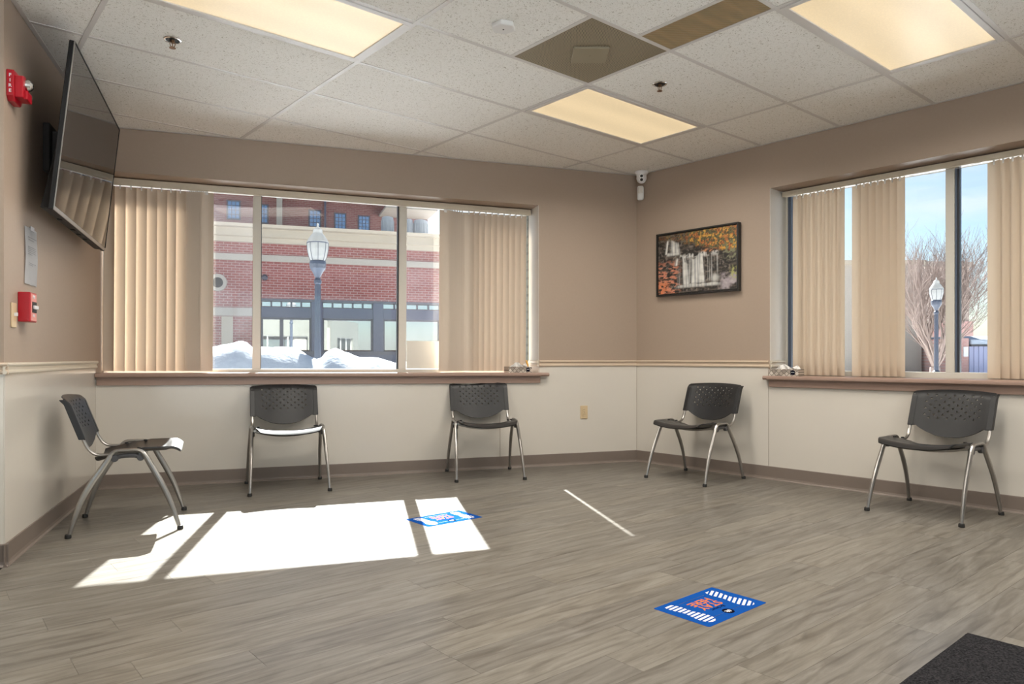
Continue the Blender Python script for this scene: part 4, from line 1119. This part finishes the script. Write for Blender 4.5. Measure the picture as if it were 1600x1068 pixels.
# shop front: bays between steel columns
cols_px = [(394, 408), (486.5, 504), (583, 599), (688, 716)]
bm = NB(); box(bm, sS, sR, .02, .3, zl0, zt1); obj('lintel', bm, M['shopsteel'], bl, smooth=False)
bm = NB(); box(bm, sS, sR, .0, .35, zs_top - .08, zs_top); obj('lintel', bm, M['shopdark'], bl, smooth=False)
bm = NB(); box(bm, sS, sR, -.02, .35, zw0 - .12, zw0); obj('sill_beam', bm, M['shopdark'], bl, smooth=False)
bm = NB(); box(bm, sS, sR, .05, .35, GZ, zw0 - .12); obj('plinth', bm, M['shopsteel'], bl, smooth=False)
for a, b in cols_px[1:]:
    bm = NB(); box(bm, fx(a), fx(b), -.03, .30, zw0, zs_top - .08, .01, 1); obj('column', bm, M['shopsteel'], bl)
bays = [(408, 486.5, 5), (504, 583, 5), (599, 688, 5)]
for a, b, n in bays:
    xa, xb = fx(a), fx(b)
    for k in range(n):
        x0, x1 = xa + (xb - xa) * k / n, xa + (xb - xa) * (k + 1) / n
        bm = NB(); box(bm, x0 + .03, x1 - .03, .16, .18, zt1 + .03, zs_top - .10); obj('transom_pane', bm, M['mirrorglass'], bl, smooth=False)
        bm = NB(); box(bm, x1 - .03, x1 + .03, .12, .25, zt1, zs_top - .08); obj('glazing_bar', bm, M['shopdark'], bl, smooth=False)
    cuts = [xa, xb] if a != 408 else [xa, fx(440), xb]
    for x0, x1 in zip(cuts, cuts[1:]):
        bm = NB(); box(bm, x0 + .05, x1 - .05, .16, .18, zw0 + .04, zl0 - .05); obj('shop_window', bm, M['mirrorglass'], bl, smooth=False)
        bm = NB()
        for q in (x0, x1 - .06): box(bm, q, q + .06, .10, .25, zw0, zl0)
        box(bm, x0, x1, .10, .25, zl0 - .06, zl0)
        obj('window_sash', bm, M['shopdark'], bl, smooth=False)
# taller building behind
FU = FA @ Matrix.Translation((0, DF + 9, 0))
def ux(x, y=330): return ray_on(FU, 0, x, y)
bu = empty('brick_building', FU); tag(bu, 'taller red brick building with blue windows rising behind the shop', 'building')
xR = ux(668)[0]; xL_ = ux(150)[0]; zU = 12.5
bm = NB(); box(bm, xL_, xR, 0, 8, GZ, zU); obj('wall', bm, M['redbrick2'], bu, smooth=False)
for (xa, xb, ya, yb) in ((354, 376, 312, 344), (400, 419.5, 318, 350), (482, 502, 327, 356), (522, 541, 332, 359.5), (559, 578, 336, 362), (601, 606, 318, 323)):
    (x0, z1_), (x1, z0_) = ux(xa, ya), ux(xb, yb)
    bm = NB(); box(bm, x0, x1, -.02, .05, z0_, z1_); fo = obj('window', bm, M['shopdark'], bu, smooth=False)
    nxx = 3 if xb - xa > 10 else 1
    bm = NB()
    for i in range(nxx):
        for j in range(4): box(bm, x0 + .05 + (x1 - x0 - .1) * i / nxx + .015, x0 + .05 + (x1 - x0 - .1) * (i + 1) / nxx - .015, -.035, -.02, z0_ + .05 + (z1_ - z0_ - .1) * j / 4 + .015, z0_ + .05 + (z1_ - z0_ - .1) * (j + 1) / 4 - .015)
    o = obj('pane', bm, M['farglass'], fo, smooth=False); o['kind'] = 'stuff'
bm = NB(); (x0, _), (x1, _) = ux(432), ux(441); box(bm, x0, x1, -.25, 0, GZ, zU); obj('downpipe', bm, M['stone'], bu, smooth=False)
bm = NB(); x0, _ = ux(508); box(bm, x0 - .04, x0 + .04, -.08, 0, GZ, zU); obj('downpipe', bm, M['shopsteel'], bu, smooth=False)
bm = NB(); (x0, z1_), (x1, z0_) = ux(592, 335), ux(668, 343); box(bm, x0, x1, -2.2, .0, z0_, z1_); obj('canopy', bm, M['stone'], bu, smooth=False)
# silos on the roof to the right
for k, (xa, xb, yt, lab) in enumerate(((596, 615, 338, 'left grey metal tank on the shop roof, left of the window mullion'), (633, 645, 342, 'middle grey metal tank on the shop roof, just right of the window mullion'), (646, 668, 343, 'right grey metal tank on the shop roof, beside the blinds'))):
    FT = FA @ Matrix.Translation((0, DF + 3.0, 0))
    (x0, z1_), (x1, _) = ray_on(FT, 0, xa, yt), ray_on(FT, 0, xb, yt); r = (x1 - x0) / 2
    tk = empty('roof_tank', FT @ Matrix.Translation(((x0 + x1) / 2, 0, zc_top))); tag(tk, lab, 'tank')
    h = z1_ - zc_top
    bm = NB(); lathe(bm, [(0, 0), (r, 0), (r, h * .85), (r * .92, h * .97), (r * .6, h), (0, h)], 20); obj('shell', bm, M['tank'], tk)
    bm = NB()
    for i in range(10): a = 2 * math.pi * i / 10; tube(bm, [(r * 1.01 * math.cos(a), r * 1.01 * math.sin(a), 0), (r * 1.01 * math.cos(a), r * 1.01 * math.sin(a), h * .86)], .02, 5)
    o = obj('rib', bm, M['tank'], tk); o['kind'] = 'stuff'

# snow banks
def snow(name, F, pts, y0, y1, label, base_z):
    """ridge heights along local x"""
    bm = NB(); nx, ny = 90, 16; g = []
    xs = [p[0] for p in pts]
    def hgt(x):
        for (a, ha), (b, hb) in zip(pts, pts[1:]):
            if a <= x <= b: t = (x - a) / (b - a); t = t * t * (3 - 2 * t); return ha + (hb - ha) * t
        return pts[-1][1]
    for i in range(nx + 1):
        x = xs[0] + (xs[-1] - xs[0]) * i / nx; row = []
        for j in range(ny + 1):
            v = j / ny; prof = math.sin(math.pi * v) ** .8 if 0 < v < 1 else 0
            z = base_z + (hgt(x) - base_z) * prof + .06 * mnoise.fractal(Vector((x * 1.6, v * 4, 1)), 1, 2, 3) * prof
            row.append(bm.verts.new((x, y0 + (y1 - y0) * v, z - (.05 if prof == 0 else 0))))
        g.append(row)
    for i in range(nx):
        for j in range(ny): bm.faces.new((g[i][j], g[i + 1][j], g[i + 1][j + 1], g[i][j + 1]))
    fin(bm); o = obj(name, bm, M['snow'], None, F); tag(o, label, 'snow', kind='stuff'); return o
FS = FA @ Matrix.Translation((0, 8.2, 0))
def sx_(x, y): return ray_on(FS, 0, x, y)
pp = [(150, 545), (250, 540), (333, 541), (352, 538), (375, 534), (384, 534.5), (395, 542), (410, 542), (440, 542.5), (458, 543), (470, 549), (485, 557), (497, 561), (503, 559), (512, 548), (524, 544.5), (540, 549), (560, 556), (590, 558), (606, 562), (622, 564), (700, 566), (820, 566)]
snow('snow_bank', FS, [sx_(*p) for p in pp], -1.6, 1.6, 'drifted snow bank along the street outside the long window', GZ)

# street lamps
def make_lamp():
    """built 3.9 m tall, base at the origin"""
    t = empty('street_lamp')
    bm = NB(); lathe(bm, [(0, 0), (.20, 0), (.20, .10), (.15, .16), (.13, .45), (.145, .50), (.145, .70), (.12, .76), (.075, .82), (.07, .95)], 16); obj('base', bm, M['lamppole'], t)
    bm = NB(); lathe(bm, [(.066, .90), (.055, 2.70), (.075, 2.72), (.075, 2.78), (.05, 2.82), (.05, 2.90)], 12)
    for i in range(8): a = math.pi * i / 4; tube(bm, [(.064 * math.cos(a), .064 * math.sin(a), .92), (.054 * math.cos(a), .054 * math.sin(a), 2.68)], .008, 5)
    obj('pole', bm, M['lamppole'], t)
    bm = NB(); lathe(bm, [(0, 2.84), (.055, 2.84), (.09, 2.92), (.155, 3.02), (.165, 3.10), (.16, 3.16), (.14, 3.18), (0, 3.18)], 20); obj('collar', bm, M['lamppole'], t)
    bm = NB(); lathe(bm, [(.14, 3.17), (.175, 3.26), (.205, 3.40), (.21, 3.50), (.195, 3.55)], 24); obj('globe', bm, M['globe'], t)
    bm = NB(); lathe(bm, [(.21, 3.53), (.215, 3.56), (.18, 3.62), (.14, 3.68), (.10, 3.73), (.09, 3.80), (.05, 3.84), (.02, 3.86), (.02, 3.92), (0, 3.94)], 24); obj('cap', bm, M['globe'], t)
    bm = NB(); lathe(bm, [(.205, 3.52), (.218, 3.535), (.205, 3.55)], 24)
    for i in range(8): a = math.pi * i / 4 + .3; tube(bm, [(.145 * math.cos(a), .145 * math.sin(a), 3.17), (.18 * math.cos(a), .18 * math.sin(a), 3.27), (.21 * math.cos(a), .21 * math.sin(a), 3.42), (.212 * math.cos(a), .212 * math.sin(a), 3.53)], .006, 5)
    obj('cage', bm, M['lamppole'], t); return t
def at_depth(x, y, d): return Vector(((x - 800) / FPX * d, d, HC + (HOR - y) / FPX * d))
l1 = make_lamp()
# top at row 350 over a ground at GZ: height 3.94*k
def put_lamp(o, x, ytop, d, lab):
    ztop = at_depth(x, ytop, d).z; k = (ztop - GZ) / 3.94
    p = at_depth(x, 500, d); o.location = (p.x, p.y, GZ); o.scale = (k, k, k); tag(o, lab, 'street lamp', 'old style street lamps outside the windows')
put_lamp(l1, 496.5, 348, 15.3, 'dark street lamp post with white globe outside the long left window')
l2 = copy_tree(l1)
put_lamp(l2, 1463, 433, 25, 'dark street lamp post with white globe seen through the right window, before the bare tree')

# ---- beyond the right window
def FV(d, rot): return Matrix.Translation((0, d, 0)) @ Matrix.Rotation(R(rot), 4, 'Z')
def block(name, dist, px0, px1, ytop, m, label, depth=8, rot=0.0, roof=None, zlow=GZ):
    """a building whose front spans two pixel columns at a distance along the view axis"""
    a, b = at_depth(px0, ytop, dist), at_depth(px1, ytop, dist); w = b.x - a.x; h = a.z
    F = Matrix.Translation((a.x, a.y, 0)) @ Matrix.Rotation(R(rot), 4, 'Z')
    t = empty(name, F); tag(t, label, 'building')
    bm = NB(); box(bm, 0, w, 0, depth, zlow, h); obj('wall', bm, m, t, smooth=False)
    return t, w, h
t_, w_, h_ = block('block_building', 52, 1441, 1518, 416, M['tanblock'], 'plain tan block building behind the bare tree, right window', 14, 4)
bm = NB(); box(bm, -.2, w_ + .2, -.2, 14.2, h_, h_ + .35); obj('parapet', bm, M['stone'], t_, smooth=False)
bm = NB(); box(bm, .8, w_ + .05, -.35, 0, GZ, 3.6); obj('lower_wall', bm, M['pinkbrick'], t_, smooth=False)
t_, w_, h_ = block('stucco_building', 40, 1300, 1440, 411, M['stone'], 'pale building at the left edge of the right window view', 12, 0)
bm = NB(); box(bm, -.2, w_ + .15, -.2, 12.2, h_ - .1, h_ + .15); obj('parapet', bm, M['stone2'], t_, smooth=False)
t_, w_, h_ = block('brick_annex', 36.9, 1500, 1513.6, 528, M['pinkbrick'], 'small pink brick wall left of the lavender shed, right window view', 4, 0)
x_ = .28 * w_ * 1.6
bm = NB(); box(bm, w_ * .35, w_ * .85, -.08, 0, h_ - .95, h_ - .45); obj('white_sign', bm, M['white'], t_, smooth=False)
t_, w_, h_ = block('metal_shed', 37, 1514, 1680, 541, M['lavender'], 'lavender metal shed with snow on its roof, right window view', 6, 0)
bm = NB()
for i in range(int(w_ / .25)): box(bm, i * .25, i * .25 + .05, -.03, 0, GZ, h_)
o = obj('rib', bm, M['lavender'], t_, smooth=False); o['kind'] = 'stuff'
bm = NB(); box(bm, .02, w_ + .1, -.15, 6.1, h_, h_ + .10); obj('eaves', bm, M['roofdark'], t_, smooth=False)
bm = NB(); prism(bm, [(-.15, h_ + .10), (-.18, h_ + .35), (.6, h_ + .55), (5.5, h_ + .6), (6.1, h_ + .10)], .02, w_ + .05, 'x', bev=.05); obj('roof_snow', bm, M['snow'], t_)
# long snow strip and bare ground to the right
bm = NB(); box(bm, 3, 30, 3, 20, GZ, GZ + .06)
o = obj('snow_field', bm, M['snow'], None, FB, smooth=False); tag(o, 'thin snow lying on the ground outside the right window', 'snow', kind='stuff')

# bare tree: vase shape of many rising branches
rnd = random.Random(11)
tree = empty('bare_tree', loc=tuple(at_depth(1461, 500, 30).xy) + (GZ,)); tag(tree, 'leafless tree with many rising branches outside the right window', 'tree')
V_, F_ = [], []
def seg(p, q, r0, r1, n):
    d = (q - p).normalized(); s = d.orthogonal().normalized(); u = d.cross(s); b = len(V_)
    for c, r in ((p, r0), (q, r1)):
        for i in range(n): a = 2 * math.pi * i / n; V_.append(c + s * r * math.cos(a) + u * r * math.sin(a))
    for i in range(n): j = (i + 1) % n; F_.append((b + i, b + j, b + n + j, b + n + i))
def grow(p, d, L, r, lev):
    n = 5 if lev < 2 else 3; k = 4
    for i in range(k):
        q = p + d * (L / k); r2 = r * (1 - .14)
        seg(p, q, r, r2, n); p, r = q, r2
        d = (d + Vector((rnd.gauss(0, .07), rnd.gauss(0, .07), .05 + rnd.gauss(0, .03)))).normalized()
        if lev < 4 and (i >= 1 or lev == 0):
            for _ in range(2 if lev < 2 else 1):
                sd_ = (d + Vector((rnd.gauss(0, .38), rnd.gauss(0, .38), rnd.uniform(-.05, .25)))).normalized()
                grow(p, sd_, L * rnd.uniform(.55, .8), max(.006, r * .55), lev + 1)
seg(Vector((0, 0, 0)), Vector((0, 0, .9)), .22, .20, 8)
for i in range(9):
    a = 2 * math.pi * i / 9 + rnd.uniform(-.2, .2); tl = rnd.uniform(.12, .62)
    grow(Vector((0, 0, .8)), Vector((math.cos(a) * tl, math.sin(a) * tl, 1)).normalized(), 2.3, .085, 0 if i % 3 else 0)
me = bpy.data.meshes.new('branches'); me.from_pydata([tuple(v) for v in V_], [], F_); me.materials.append(M['bark'])
print('tree faces', len(F_))
o = link_mesh('branches', me, tree)
